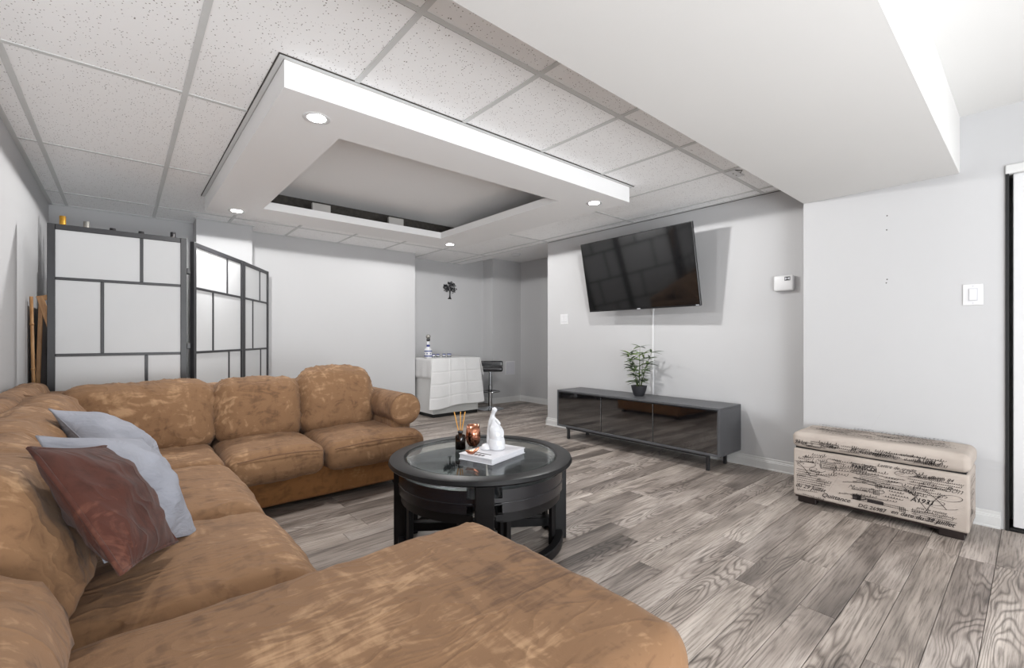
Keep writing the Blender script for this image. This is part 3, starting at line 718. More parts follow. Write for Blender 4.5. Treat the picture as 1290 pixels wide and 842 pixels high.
for k, px in enumerate((546.2, 551.6, 559.4, 565.8)):
    Y = 5.34 + .02 * k; X = pxX(px, Y); s = 1.0 if k < 3 else 1.35
    c = thing('shot_cup', cuplabels[k], 'cup', (X, Y, ZT), 'blue rimmed cups on the alcove table')
    bm = bmesh.new(); lathe(bm, [(0, 0), (.018 * s, 0), (.022 * s, .008), (.023 * s, .048), (.020 * s, .048), (.019 * s, .01), (0, .008)], (X, Y, ZT), 20); obj('cup_body', bm, M['ceramic'], c, True)
    bm = bmesh.new(); lathe(bm, [(.0238 * s, .038), (.0242 * s, .050), (.020 * s, .050)], (X, Y, ZT), 20); obj('rim', bm, M['blue'], c, True)
    bm = bmesh.new(); lathe(bm, [(.0190 * s, .002), (.0236 * s, .012), (.0240 * s, .022)], (X, Y, ZT), 20); obj('base_band', bm, M['darkgreen'], c, True)
# bar stool
X, Y = 4.15, 5.32
t = thing('bar_stool', 'black padded bar stool with chrome post between console and passage wall', 'stool', (X, Y, 0))
bm = bmesh.new(); lathe(bm, [(0, .001), (.20, .001), (.205, .006), (.19, .014), (.05, .030), (.03, .05), (0, .05)], (X, Y, 0), 40); obj('base', bm, M['chrome'], t, True, angle=50)
bm = bmesh.new(); lathe(bm, [(.030, .04), (.030, .36), (.020, .365), (.020, .56)], (X, Y, 0), 20); obj('post', bm, M['chrome'], t, True, angle=40)
bm = bmesh.new(); tube(bm, [(X + .13 * math.cos(a) - 0.02, Y - .05 + .13 * math.sin(a), .27) for a in [2 * PI * k / 24 for k in range(24)]], .009, 8, True); obj('footrest', bm, M['chrome'], t, True)
bm = bmesh.new(); lathe(bm, [(.031, .25), (.036, .255), (.036, .285), (.031, .29)], (X, Y, 0), 20); obj('footrest_collar', bm, M['black_metal'], t, True)
def rbox(x0, x1, y0, y1, z0, z1, r, puff=(0, 0, 0), step=.02, wr=0.0, seed=0, mat=None, wscale=7, shape=None, gather=0.0, gax=0):
    """soft upholstered block: rounded box with bulge and fabric wrinkles"""
    hx, hy, hz = (x1 - x0) / 2, (y1 - y0) / 2, (z1 - z0) / 2; cx_, cy_, cz_ = (x0 + x1) / 2, (y0 + y1) / 2, (z0 + z1) / 2
    r = min(r, hx, hy, hz)
    def ts(h):
        n = max(2, int(2 * (h - r) / (step * 1.6))); inner = [-(h - r) + 2 * (h - r) * i / n for i in range(n + 1)] if h - r > 1e-4 else [0]
        k = 4; side = [r * math.tan(PI / 4 * i / k) for i in range(1, k + 1)]
        return [-(h - r) - s for s in side[::-1]] + inner + [(h - r) + s for s in side]
    X_, Y_, Z_ = ts(hx), ts(hy), ts(hz)
    bm = bmesh.new(); idx = {}
    def vert(i, j, k):
        key = (i, j, k)
        if key in idx: return idx[key]
        p = Vector((X_[i], Y_[j], Z_[k]))
        c = Vector((max(-(hx - r), min(hx - r, p.x)), max(-(hy - r), min(hy - r, p.y)), max(-(hz - r), min(hz - r, p.z))))
        d = p - c; n = d.normalized() if d.length > 1e-9 else Vector((0, 0, 1)); q = c + n * r
        u, v_, w_ = q.x / hx, q.y / hy, q.z / hz
        fu, fv, fw = max(0, 1 - u * u), max(0, 1 - v_ * v_), max(0, 1 - w_ * w_)
        q.x += puff[0] * u * (fv * fw) ** .6; q.y += puff[1] * v_ * (fu * fw) ** .6; q.z += puff[2] * w_ * (fu * fv) ** .6
        if shape: q = shape(q, u, v_, w_)
        if wr:
            s = Vector((q.x + seed * 3.1, q.y + seed * 1.7, q.z + seed))
            edge = 1 - min(fu, 1) * min(fv, 1) * min(fw + .35, 1)
            a = noise.noise(s * wscale) * .6 + noise.noise(s * wscale * 2.3 + Vector((5, 1, 2))) * .35
            rd = 1 - abs(noise.noise(Vector((s.x * wscale * 1.7, s.y * wscale * 1.7, s.z * wscale * .9)))) * 2
            q += n * wr * (a + .9 * max(0, rd - .55) * (.3 + edge))
            if gather: q += n * gather * math.sin((q.x * .7 + q.y * .7 + q.z) * 80 + 5 * noise.noise(s * 7)) * max(0, 1 - 2.4 * abs(1 - max(abs(u) if gax == 0 else 0, abs(v_) if gax == 1 else 0, abs(w_) * .93))) ** 1.0
        idx[key] = bm.verts.new(q); return idx[key]
    nx, ny, nz = len(X_) - 1, len(Y_) - 1, len(Z_) - 1
    for i in range(nx):
        for j in range(ny):
            bm.faces.new((vert(i, j, 0), vert(i, j + 1, 0), vert(i + 1, j + 1, 0), vert(i + 1, j, 0)))
            bm.faces.new((vert(i, j, nz), vert(i + 1, j, nz), vert(i + 1, j + 1, nz), vert(i, j + 1, nz)))
    for i in range(nx):
        for k in range(nz):
            bm.faces.new((vert(i, 0, k), vert(i + 1, 0, k), vert(i + 1, 0, k + 1), vert(i, 0, k + 1)))
            bm.faces.new((vert(i, ny, k), vert(i, ny, k + 1), vert(i + 1, ny, k + 1), vert(i + 1, ny, k)))
    for j in range(ny):
        for k in range(nz):
            bm.faces.new((vert(0, j, k), vert(0, j, k + 1), vert(0, j + 1, k + 1), vert(0, j + 1, k)))
            bm.faces.new((vert(nx, j, k), vert(nx, j + 1, k), vert(nx, j + 1, k + 1), vert(nx, j, k + 1)))
    T = Matrix.Translation((cx_, cy_, cz_))
    if mat is not None: T = T @ mat
    bmesh.ops.transform(bm, matrix=T, verts=bm.verts)
    return bm
RS = Matrix.Rotation(R(-40), 4, 'Z')
bm = rbox(X - .19, X + .19, Y - .18, Y + .18, .57, .64, .025, (0, 0, .008), mat=RS); obj('seat', bm, M['leather'], t, True)
bm = rbox(-.19, .19, -.02, .02, -.055, .055, .02); bmesh.ops.transform(bm, matrix=Matrix.Translation((X, Y, .655)) @ RS @ Matrix.Translation((0, .175, 0)), verts=bm.verts); obj('backrest', bm, M['leather'], t, True)

# ------------------------------------------------------------------ sectional sofa
sofa = thing('sectional_sofa', 'large U shaped camel suede sectional sofa with chaise along the left wall', 'sofa', (.3, 2.2, 0))
def S(name, bm, m='suede', label=None):
    o = obj(name, bm, M[m], sofa, True); 
    if label: o['label'] = label
    return o
# bases
S('base', rbox(-.44, .37, .52, 3.96, .04, .27, .02, wr=.003, seed=1, step=.05), 'suede_base')
S('base', rbox(.34, 1.585, 3.00, 3.96, .04, .27, .02, wr=.004, seed=2, step=.04), 'suede_base')
S('base', rbox(.34, .90, .53, 1.24, .04, .25, .02, wr=.004, seed=3, step=.04), 'suede_base')
for xx, yy in [(-.38, .6), (-.38, 3.88), (.30, .6), (1.52, 3.06), (1.52, 3.88), (.84, .6), (.84, 1.18), (.44, 3.06), (.28, 2.3)]:
    S('foot', B(xx - .025, xx + .025, yy - .025, yy + .025, .001, .05, .003), 'foot')
# back frame
S('back_frame', rbox(-.475, -.34, .52, 3.97, .20, .66, .06, wr=.008, seed=4, step=.03))
S('back_frame', rbox(-.475, 1.56, 3.72, 3.98, .20, .73, .06, wr=.008, seed=5, step=.03))
# seats
S('seat_cushion', rbox(.422, .947, 2.84, 3.62, .235, .400, .062, (.0, .012, .034), wr=.008, seed=6))
S('seat_cushion', rbox(.953, 1.625, 2.82, 3.62, .235, .400, .062, (.0, .012, .034), wr=.008, seed=7))
S('seat_cushion', rbox(-.25, .418, 2.822, 3.62, .24, .402, .055, (.0, .0, .020), wr=.008, seed=8), label='square corner seat')
S('seat_cushion', rbox(-.22, .428, 1.955, 2.815, .24, .398, .078, (.022, .0, .048), wr=.010, seed=9))
S('seat_cushion', rbox(-.22, .432, 1.300, 1.945, .24, .400, .078, (.022, .0, .050), wr=.010, seed=10))
def chshape(q, u, v, w_):
    return q
S('chaise_cushion', rbox(-.24, .945, .475, 1.292, .22, .432, .070, (.012, .008, .022), wr=.007, seed=11, step=.022), label='long flat chaise seat at the near end')
# piping lines along seat fronts
def pipe(pts, r=.004): 
    bm = bmesh.new(); tube(bm, pts, r, 6); S('piping', bm, 'piping')
# back cushions, long row (facing -Y)
def back_y(x0, x1, ztop_, seed, thick=.25, y0=3.44, tilt=10, hump=0.0, wr=.016):
    h = ztop_ - .36
    def sh(q, u, v, w_):
        if w_ > 0: q.z += hump * (1 - u * u) * w_; q.y += .03 * w_ * w_
        q.z += -.020 * abs(u) ** 6 * w_
        return q
    bm = rbox(x0, x1, y0 - thick / 2, y0 + thick / 2, .36, .36 + h, .095, (.006, .045, .012), wr=wr, seed=seed, step=.016, mat=Matrix.Rotation(R(-tilt), 4, 'X'), wscale=6, shape=sh, gather=.0065, gax=0)
    return S('back_cushion', bm)
back_y(.935, 1.475, .81, 21, hump=.035)
back_y(.43, .945, .785, 22)
back_y(-.27, .44, .79, 23)
# back cushions, left row (facing +X)
def back_x(y0, y1, ztop_, seed, thick=.24, x0=-.135, tilt=23, hump=0.0, wr=.016):
    def sh(q, u, v, w_):
        if w_ > 0: q.z += hump * (1 - v * v) * w_
        q.z += -.020 * abs(v) ** 6 * w_
        return q
    bm = rbox(x0 - thick / 2, x0 + thick / 2, y0, y1, .37, ztop_, .10, (.04, .006, .012), wr=wr, seed=seed, step=.016, mat=Matrix.Rotation(R(-tilt), 4, 'Y'), wscale=6, shape=sh, gather=.0065, gax=1)
    return S('back_cushion', bm)
back_x(1.96, 3.30, .775, 24, x0=-.265, wr=.022)
back_x(1.31, 1.97, .775, 25, x0=-.245, wr=.024)
back_x(.47, 1.31, .625, 26, x0=-.225, wr=.022)
# padded top rolls over the frame
S('top_roll', rbox(-.475, -.33, 2.0, 3.9, .66, .79, .06, (0, 0, .01), wr=.014, seed=31, step=.02))
# stitched seams on the corner roll
for k in (0, 1):
    bm = bmesh.new(); pts = [(-.44 + .02 * q, 3.02 + k * .03 + .02 * q, .800 - .0008 * q * q) for q in range(9)]; tube(bm, pts, .0018, 5); S('stitching', bm, 'piping')
# arm
bm = rbox(1.455, 1.60, 2.99, 3.92, .24, .52, .03, wr=.004, seed=41, step=.03); S('arm_panel', bm)
def arm():
    bm = bmesh.new(); cxa, cza, ra = 1.545, .545, .112; n = 36; ys = [2.965, 2.958, 2.958] ; rings = []
    prof = [(2.952, .0), (2.951, .05), (2.953, .085), (2.96, .104), (2.972, .112)] + [(2.972 + .93 * k / 40, .112) for k in range(1, 41)] + [(3.92, .09), (3.93, 0)]
    for y_, r_ in prof:
        ring = []
        for i in range(n):
            a = 2 * PI * i / n
            rr = r_ * (1 + (.02 * noise.noise(Vector((math.cos(a) * 2, y_ * 9, math.sin(a) * 2))) if r_ > .11 else 0))
            ring.append(bm.verts.new((cxa + rr * math.cos(a) * 1.05, y_, cza + rr * math.sin(a))))
        rings.append(ring)
    for a, b in zip(rings, rings[1:]):
        for i in range(n):
            j = (i + 1) % n
            bm.faces.new((a[i], a[j], b[j], b[i]))
    bmesh.ops.remove_doubles(bm, verts=bm.verts, dist=.0005)
    return bm
S('armrest', arm(), label='rolled armrest at the far end')
bm = bmesh.new(); tube(bm, [(1.545 + .116 * math.cos(2 * PI * i / 40), 2.972, .545 + .1115 * math.sin(2 * PI * i / 40)) for i in range(40)], .0035, 6, True); S('piping', bm, 'piping')
pipe([(.47 + .012 * k, 2.835 - .010 * math.sin(PI * k / 39), .372 + .018 * math.sin(PI * k / 39)) for k in range(39)], .003)
pipe([(.99 + .0155 * k, 2.815 - .010 * math.sin(PI * k / 39), .372 + .018 * math.sin(PI * k / 39)) for k in range(39)], .003)
pipe([(.948, .56 + .018 * k, .383) for k in range(38)], .003)

# ------------------------------------------------------------------ throw pillows
def pillow(name, label, corners, thick, mats, seed, trim=None, loc=None):
    """corners TL,TR,BR,BL of the seam loop; normal points to the side of mats[0]"""
    C = [Vector(c) for c in corners]; n = 30
    nr = ((C[1] - C[0]).cross(C[3] - C[0])).normalized()
    root = thing(name, label, 'pillow', tuple(C[2]))
    def P(u, v):
        p = C[0] * (1 - u) * (1 - v) + C[1] * u * (1 - v) + C[2] * u * v + C[3] * (1 - u) * v
        c = (C[0] + C[1] + C[2] + C[3]) / 4
        # edges pull in between the pointed corners
        eu, ev = abs(2 * u - 1), abs(2 * v - 1)
        pull = .06 * ((1 - ev * ev) * eu ** 4 + (1 - eu * eu) * ev ** 4)
        return p + (c - p) * pull
    for side, nm in ((1, 'front_cover'), (-1, 'back_cover')):
        bm = bmesh.new(); g = []
        for i in range(n + 1):
            g.append([])
            for j in range(n + 1):
                u, v = .5 - .5 * math.cos(PI * i / n), .5 - .5 * math.cos(PI * j / n)
                h = thick / 2 * (math.sin(PI * u) * math.sin(PI * v)) ** .58
                p = P(u, v); q = p * 9 + Vector((seed, seed, 0))
                wv = .018 * noise.noise(q) + .012 * noise.noise(q * 2.4) + .010 * max(0, .35 - abs(noise.noise(q * 1.6 + Vector((4, 4, 4))))) 
                e = min(1, 4 * min(u, 1 - u, v, 1 - v) + .0)
                g[-1].append(bm.verts.new(p + nr * side * (h + wv * e * 1.2)))
        for i in range(n):
            for j in range(n): bm.faces.new((g[i][j], g[i + 1][j], g[i + 1][j + 1], g[i][j + 1]))
        obj(nm, bm, mats[0] if side == 1 else mats[1], root, True)
    m_ = 14; pts = [P(k / m_, 0) for k in range(m_)] + [P(1, k / m_) for k in range(m_)] + [P(1 - k / m_, 1) for k in range(m_)] + [P(0, 1 - k / m_) for k in range(m_)]
    bm = bmesh.new(); tube(bm, pts, .0025 if trim is None else .0055, 6, True); obj('seam', bm, trim or M['seam'], root, True)
    return root
def unproj(px, py, Y=None, X=None, Z=None):
    a = R(40.73); u = (px - 645) / 569; v = (426.5 - py) / 569
    d = Vector((math.sin(a) + u * math.cos(a), math.cos(a) - u * math.sin(a), v))
    if Z is not None: s = (Z - CAM_Z) / v
    elif Y is not None: s = Y / d.y
    else: s = X / d.x
    return Vector((0, 0, CAM_Z)) + d * s
pillow('throw_pillow', 'pale grey pillow at the back of the three, mostly hidden', [(-.201, 2.301, .803), (-.012, 2.574, .693), (.164, 2.364, .475), (-.025, 2.091, .585)], .17, [M['grey_fabric'], M['grey_fabric']], 3)
pillow('throw_pillow', 'plump pale grey pillow in the middle, leaning on the brown one', [(-0.164, 1.629, 0.811), (0.048, 1.916, 0.727), (0.18, 1.735, 0.437), (-0.033, 1.447, 0.521)], .17, [M['brown'], M['grey_fabric']], 5)
pillow('throw_pillow', 'dark brown suede pillow in front of the grey pillows', [(-0.15, 1.387, 0.823), (-0.034, 1.686, 0.755), (0.113, 1.567, 0.487), (-0.003, 1.268, 0.555)], .13, [M['brown'], M['brown']], 9, M['brown'])

# ------------------------------------------------------------------ coffee table with nested stools
TX, TY = 1.43, 1.908
t = thing('coffee_table', 'round black coffee table with inset glass top in the middle of the room', 'table', (TX, TY, 0))
bm = bmesh.new(); lathe(bm, [(.385, .437), (.432, .420), (.460, .420), (.471, .425), (.474, .430), (.468, .446), (.456, .4505), (.398, .4505), (.390, .444), (.385, .437)], (TX, TY, 0), 72); obj('table_rim', bm, M['black_wood'], t, True, angle=35)
bm = bmesh.new(); lathe(bm, [(0, .4385), (.384, .4385), (.384, .447), (0, .447)], (TX, TY, 0), 64); obj('glass_top', bm, M['glass'], t)
bm = bmesh.new(); lathe(bm, [(.376, .4475), (.388, .4482), (.388, .4385)], (TX, TY, 0), 64); obj('bevel_edge', bm, M['glass'], t, True)
legs = [145, -35, 235, 55]
for a in legs:
    Mx = Matrix.Translation((TX, TY, 0)) @ Matrix.Rotation(R(a), 4, 'Z')
    bm = bmesh.new(); box(bm, .385, .446, -.042, .042, .001, .419, .004, mat=Mx); box(bm, .365, .386, -.020, .020, .001, .419, .003, mat=Mx); obj('leg', bm, M['black_wood'], t)
for a in (145, 235):
    Mx = Matrix.Translation((TX, TY, 0)) @ Matrix.Rotation(R(a), 4, 'Z')
    bm = bmesh.new(); box(bm, -.384, .384, -.022, .022, .06 if a == 145 else .061, .105, .003, mat=Mx); obj('stretcher', bm, M['black_wood'], t)
bm = bmesh.new(); lathe(bm, [(.385, .006), (.425, .006), (.427, .012), (.427, .046), (.423, .050), (.387, .050), (.385, .046), (.385, .006)], (TX, TY, 0), 72); obj('base_ring', bm, M['black_wood'], t, True, angle=35)
stl = {100: 'black padded wedge stool tucked under the coffee table on the far left', 10: 'black padded wedge stool tucked under the coffee table on the far right', 190: 'black padded wedge stool under the coffee table, front left toward the sofa', 280: 'black padded wedge stool under the coffee table, front right toward the bench'}
for a0 in (100, 10, 190, 280):
    s = thing('wedge_stool', stl[a0], 'stool', (TX, TY, .107), 'wedge stools nested under the coffee table')
    s.location = (TX + .25 * math.cos(R(a0)), TY + .25 * math.sin(R(a0)), 0)
    def wedge(r1, gap, n=16):
        pts = []
        half = R(45)
        off = gap
        c = Vector((TX + off * 1.414 * math.cos(R(a0)), TY + off * 1.414 * math.sin(R(a0))))
        out = [(c.x, c.y)]
        da = math.asin(min(.9, off / r1))
        for k in range(n + 1):
            a = R(a0) - half + da + (2 * half - 2 * da) * k / n
            out.append((TX + r1 * math.cos(a), TY + r1 * math.sin(a)))
        return out
    bm = bmesh.new(); prism(bm, wedge(.412, .050), .245, .288)
    es = [e for e in bm.edges if abs(e.verts[0].co.z - e.verts[1].co.z) < 1e-4]; bmesh.ops.bevel(bm, geom=es, offset=.008, segments=2, affect='EDGES'); obj('seat_frame', bm, M['black_wood'], s, True, angle=35)
    bm = bmesh.new(); prism(bm, wedge(.424, .042), .291, .392)
    es = [e for e in bm.edges if abs(e.verts[0].co.z - e.verts[1].co.z) < 1e-4]; bmesh.ops.bevel(bm, geom=es, offset=.036, segments=5, affect='EDGES')
    obj('seat_pad', bm, M['leather'], s, True, angle=60)
    bm = bmesh.new(); pts = [(x, y, .335) for x, y in wedge(.424, .042)]; tube(bm, pts, .003, 5, True); obj('piping', bm, M['leather'], s, True)
    w_ = wedge(.40, .085)
    for q in (w_[0], w_[2], w_[-2]):
        bm = bmesh.new(); box(bm, q[0] - .014, q[0] + .014, q[1] - .014, q[1] + .014, .112, .236, .002)
        # outer legs stop on the base cross and ring, so they reach the floor beside them
        bm.free(); bm = bmesh.new(); k = .93 if q != w_[0] else 1.0
        qx, qy = TX + (q[0] - TX) * k, TY + (q[1] - TY) * k
        if q == w_[0]: qx, qy = TX + .135 * math.cos(R(a0)), TY + .135 * math.sin(R(a0))
        box(bm, qx - .013, qx + .013, qy - .013, qy + .013, .001, .246, .002); obj('leg', bm, M['black_wood'], s)

TT = .4505
# tray book
bx_, by_ = TX, TY
A1 = unproj(578, 571, Z=.478); A2 = unproj(620, 579, Z=.478); A3 = unproj(650, 562, Z=.478)
e1 = (A2 - A1); e2 = (A3 - A2); e1.z = e2.z = 0
c = A1 + (e1 + e2) * .5; ang = math.atan2(e1.y, e1.x)
e2n = Vector((-e1.y, e1.x, 0)).normalized(); wd = abs(e2.dot(e2n)); L = e1.length
sgn = 1 if e2.dot(e2n) > 0 else -1
c = A1 + e1 * .5 + e2n * sgn * wd * .5
GT = .4475
Mb = Matrix.Translation((c.x, c.y, GT)) @ Matrix.Rotation(ang, 4, 'Z')
L = max(L, .10); wd = max(wd, .15)
t = thing('book', 'white hardcover book lying on the glass table top', 'book', (c.x, c.y, GT))
for nm, a, m in [('cover', (-L / 2, L / 2, -wd / 2, wd / 2, .026, .030), 'book_cover'), ('pages', (-L / 2 + .004, L / 2 - .004, -wd / 2 + .003, wd / 2 - .003, .004, .026), 'paper'), ('cover', (-L / 2, L / 2, -wd / 2, wd / 2, .0006, .004), 'book_cover')]:
    bm = bmesh.new(); box(bm, *a, bev=.0008, mat=Mb); obj(nm, bm, M[m], t)
def text_mesh(s, size, shear=0.0, off=0.0):
    cu = bpy.data.curves.new('txt', 'FONT'); cu.body = s; cu.size = size; cu.shear = shear; cu.offset = off; cu.resolution_u = 2
    o = bpy.data.objects.new('txt', cu); COL.objects.link(o); dg = bpy.context.evaluated_depsgraph_get(); dg.update()
    me = bpy.data.meshes.new_from_object(o.evaluated_get(dg)); bpy.data.objects.remove(o); return me
def add_text(bm, s, size, M4, shear=0.0, off=0.0):
    me = text_mesh(s, size, shear, off); n0 = len(bm.verts); bm.from_mesh(me); bm.verts.ensure_lookup_table()
    bmesh.ops.transform(bm, matrix=M4, verts=[bm.verts[i] for i in range(n0, len(bm.verts))]); bpy.data.meshes.remove(me)
bm = bmesh.new()
rt = PI if sgn < 0 else 0
add_text(bm, 'VOGUE', .035, Mb @ Matrix.Translation((-L / 2 + .01, -wd / 2 + .02, .0305)), 0, .0) if False else box(bm, -L * .3, L * .25, -wd * .30, -wd * .27, .0302, .0305, mat=Mb)
for k in range(5): box(bm, -L * .32 + k * .022, -L * .32 + k * .022 + .012, -wd * .43, -wd * .36, .0302, .0305, mat=Mb)
obj('cover_print', bm, M['ink'], t)
# figurine: two embracing figures in white ceramic
F0 = unproj(623, 566, Z=GT + .030); fx, fy, fz = F0.x, F0.y, GT + .0308
ax = Vector((math.cos(R(40.73)), -math.sin(R(40.73)), 0)); fw = Vector((math.sin(R(40.73)), math.cos(R(40.73)), 0))   # sideways / depth axes of the group
t = thing('figurine', 'white ceramic figurine of two embracing figures standing on the book', 'figurine', (fx, fy, fz))
def skin(name, pts, edges, parent, m, sub=2):
    me = bpy.data.meshes.new(name); me.from_pydata([tuple(Vector(p[0]) - wloc(parent)) for p in pts], edges, [])
    o = bpy.data.objects.new(name, me); COL.objects.link(o); o.parent = parent; me.materials.append(m)
    sk = o.modifiers.new('s', 'SKIN'); sk.use_smooth_shade = True
    for i, p in enumerate(pts):
        v = me.skin_vertices[0].data[i]; v.radius = (p[1], p[1]) if not isinstance(p[1], tuple) else p[1]; v.use_root = (i == 0)
    s_ = o.modifiers.new('ss', 'SUBSURF'); s_.levels = sub; s_.render_levels = sub
    return o
def fp(a, b, z): return Vector((fx, fy, fz)) + ax * a + fw * b + Vector((0, 0, z))
# broad seated figure with folded arm, seen from behind
skin('seated_figure', [(fp(.012, 0, .026), .040), (fp(.012, 0, .055), .041), (fp(.010, 0, .095), .038), (fp(.004, 0, .125), .028), (fp(-.003, 0, .148), .016), (fp(-.006, 0, .166), .016), (fp(.020, 0, .115), .018), (fp(.038, -.01, .09), .014), (fp(.036, -.022, .06), .012)],
     [(0, 1), (1, 2), (2, 3), (3, 4), (4, 5), (2, 6), (6, 7), (7, 8)], t, M['ceramic'])
bm = bmesh.new(); lathe(bm, [(0, 0), (.040, 0), (.043, .006), (.044, .025), (.042, .045), (.035, .068), (.02, .082), (0, .088)], (fx + ax.x * .012, fy + ax.y * .012, fz), 28); obj('robe', bm, M['ceramic'], t, True)
# slim taller figure in front, leaning over
skin('standing_figure', [(fp(-.026, .01, .012), .017), (fp(-.028, .01, .05), .016), (fp(-.024, .01, .10), .017), (fp(-.016, .01, .15), .016), (fp(-.008, .005, .185), .010), (fp(.000, 0, .203), .017), (fp(.006, -.002, .216), .012), (fp(.012, -.01, .150), .010), (fp(.030, -.018, .128), .009)],
     [(0, 1), (1, 2), (2, 3), (3, 4), (4, 5), (5, 6), (3, 7), (7, 8)], t, M['ceramic'])
bm = bmesh.new(); p = fp(-.045, -.005, 0); lathe(bm, [(0, .001), (.028, .001), (.030, .006), (.018, .026), (0, .032)], (p.x, p.y, fz), 20); obj('gown_hem', bm, M['ceramic'], t, True)
# copper cup
Cc = unproj(596, 562, Z=GT); 
t = thing('copper_cup', 'shiny rose copper stemless cup between the reed bottle and figurine', 'cup', (Cc.x, Cc.y, GT))
bm = bmesh.new(); lathe(bm, [(0, .001), (.024, .002), (.037, .020), (.042, .045), (.041, .072), (.036, .118), (.034, .118), (.039, .072), (.040, .045), (.034, .020), (0, .006)], (Cc.x, Cc.y, GT), 36); obj('cup_body', bm, M['copper'], t, True)
# copper crescent dish on book
Cd = unproj(595, 571, Z=GT + .035)
t = thing('copper_crescent', 'rose copper crescent shaped holder on the left corner of the book', 'ornament', (Cd.x, Cd.y, GT + .0305))
pts = []; rr = []
for k in range(13):
    u = -1 + k / 6; pts.append(Vector((Cd.x, Cd.y, GT + .0305 + .0105)) + ax * (u * .034) + Vector((0, 0, .016 * u * u + (.008 * u)))); rr.append(.0105 * (1 - .75 * abs(u) ** 2.2))
bm = bmesh.new(); tube(bm, pts, rr, 12); obj('crescent', bm, M['copper'], t, True)
# reed diffuser
D = unproj(580, 566, Z=GT)
t = thing('reed_diffuser', 'dark amber glass reed bottle with three reeds on the coffee table', 'diffuser', (D.x, D.y, GT))
bm = bmesh.new(); lathe(bm, [(0, .001), (.026, .001), (.028, .004), (.028, .070), (.024, .078), (.011, .082), (.011, .100)], (D.x, D.y, GT), 28); obj('bottle_body', bm, M['amber'], t, True, angle=50)
bm = bmesh.new(); lathe(bm, [(0, .003), (.025, .003), (.025, .045), (0, .045)], (D.x, D.y, GT), 24); obj('oil', bm, M['foot'], t, True, angle=50)
bm = bmesh.new(); lathe(bm, [(.0115, .088), (.0145, .088), (.0145, .102), (.009, .103)], (D.x, D.y, GT), 20); obj('collar', bm, M['black_metal'], t, True)
for a, b in ((-.034, .0), (.000, .004), (.026, -.004)):
    p0 = Vector((D.x, D.y, GT + .012)) - ax * a * .25; p1 = Vector((D.x, D.y, GT + .205)) + ax * a * 1.0 + fw * b
    bm = bmesh.new(); tube(bm, [p0, p1], .0028, 6); obj('reed', bm, M['reed'], t)

# ------------------------------------------------------------------ storage bench with script fabric
bx0, bx1, by0, by1 = 3.295, 3.655, .225, 1.03
t = thing('storage_bench', 'beige storage bench in script printed fabric against the right wall', 'bench', ((bx0 + bx1) / 2, (by0 + by1) / 2, 0))
for xx in (bx0 + .05, bx1 - .05):
    for yy in (by0 + .07, by1 - .07): obj('foot', B(xx - .03, xx + .03, yy - .05, yy + .05, .001, .05, .004), M['foot'], t)
body = obj('body', rbox(bx0, bx1, by0, by1, .045, .348, .014, wr=.0016, seed=51, step=.02), M['linen'], t, True)
obj('bottom_board', B(bx0 + .01, bx1 - .01, by0 + .01, by1 - .01, .034, .046), M['foot'], t)
lid = obj('lid', rbox(bx0 - .008, bx1, by0 - .006, by1 + .006, .357, .452, .032, (.0, 0, .010), wr=.002, seed=52, step=.02), M['linen'], t, True)
obj('lid_gap', B(bx0 + .012, bx1 - .01, by0 + .012, by1 - .012, .346, .359), M['rubber'], t)
r5 = random.Random(21)
# print plane frames: local x runs to the right as seen from the front, local y up, local z out
MF = Matrix.Translation((bx0 - .0035, by1, 0)) @ Matrix(((0, 0, -1, 0), (-1, 0, 0, 0), (0, 1, 0, 0), (0, 0, 0, 1)))
MTp = Matrix.Translation((bx0 + .03, by1, .4665)) @ Matrix(((0, 1, 0, 0), (-1, 0, 0, 0), (0, 0, 1, 0), (0, 0, 0, 1)))
MS = Matrix.Translation((bx0, by0 - .0035, 0)) @ Matrix(((1, 0, 0, 0), (0, 0, -1, 0), (0, 1, 0, 0), (0, 0, 0, 1)))
def ribbon(bm, pts, w_, M4):
    prev = None; n = len(pts)
    for i, p in enumerate(pts):
        a = pts[max(0, i - 1)]; b = pts[min(n - 1, i + 1)]; dx, dy = b[0] - a[0], b[1] - a[1]; l = math.hypot(dx, dy) or 1
        ww = w_ * (.45 + .55 * abs(math.sin(math.atan2(dy, dx)))) / 2
        v0 = bm.verts.new(M4 @ Vector((p[0] - dy / l * ww, p[1] + dx / l * ww, 0))); v1 = bm.verts.new(M4 @ Vector((p[0] + dy / l * ww, p[1] - dx / l * ww, 0)))
        if prev: bm.faces.new((prev[0], prev[1], v1, v0))
        prev = (v0, v1)
def scribble(bm, x, y, L, h, M4, w_=.0028, slope=0.0, big=True):
    pts = []; u = 0; n = int(L / (h * .09)); ph = r5.uniform(0, 6); amp = 1
    for i in range(n):
        if i % 14 == 0: amp = r5.choice([.5, .6, .7, 1.5 if big else .8])
        th = i * .55 + ph; xx = x + L * i / n + h * .28 * math.cos(th) * .9; yy = y + h * .5 * amp * math.sin(th) + (h * .25 * amp) + slope * L * i / n
        pts.append((xx + .3 * (yy - y), yy))
    ribbon(bm, pts, w_, M4)
def flourish(bm, x, y, s, M4, w_=.003, a0=0.0):
    pts = []
    for i in range(40):
        u = i / 39; th = a0 + u * 9.2; r_ = s * (.25 + .75 * u)
        pts.append((x + r_ * math.cos(th) * 1.2 + .35 * r_ * math.sin(th) + s * u, y + r_ * .5 * math.sin(th)))
    ribbon(bm, pts, w_, M4)
def T2(x, y, M4, rot=0.0): return M4 @ Matrix.Translation((x, y, 0)) @ Matrix.Rotation(rot, 4, 'Z')
W_ = by1 - by0
bm = bmesh.new()
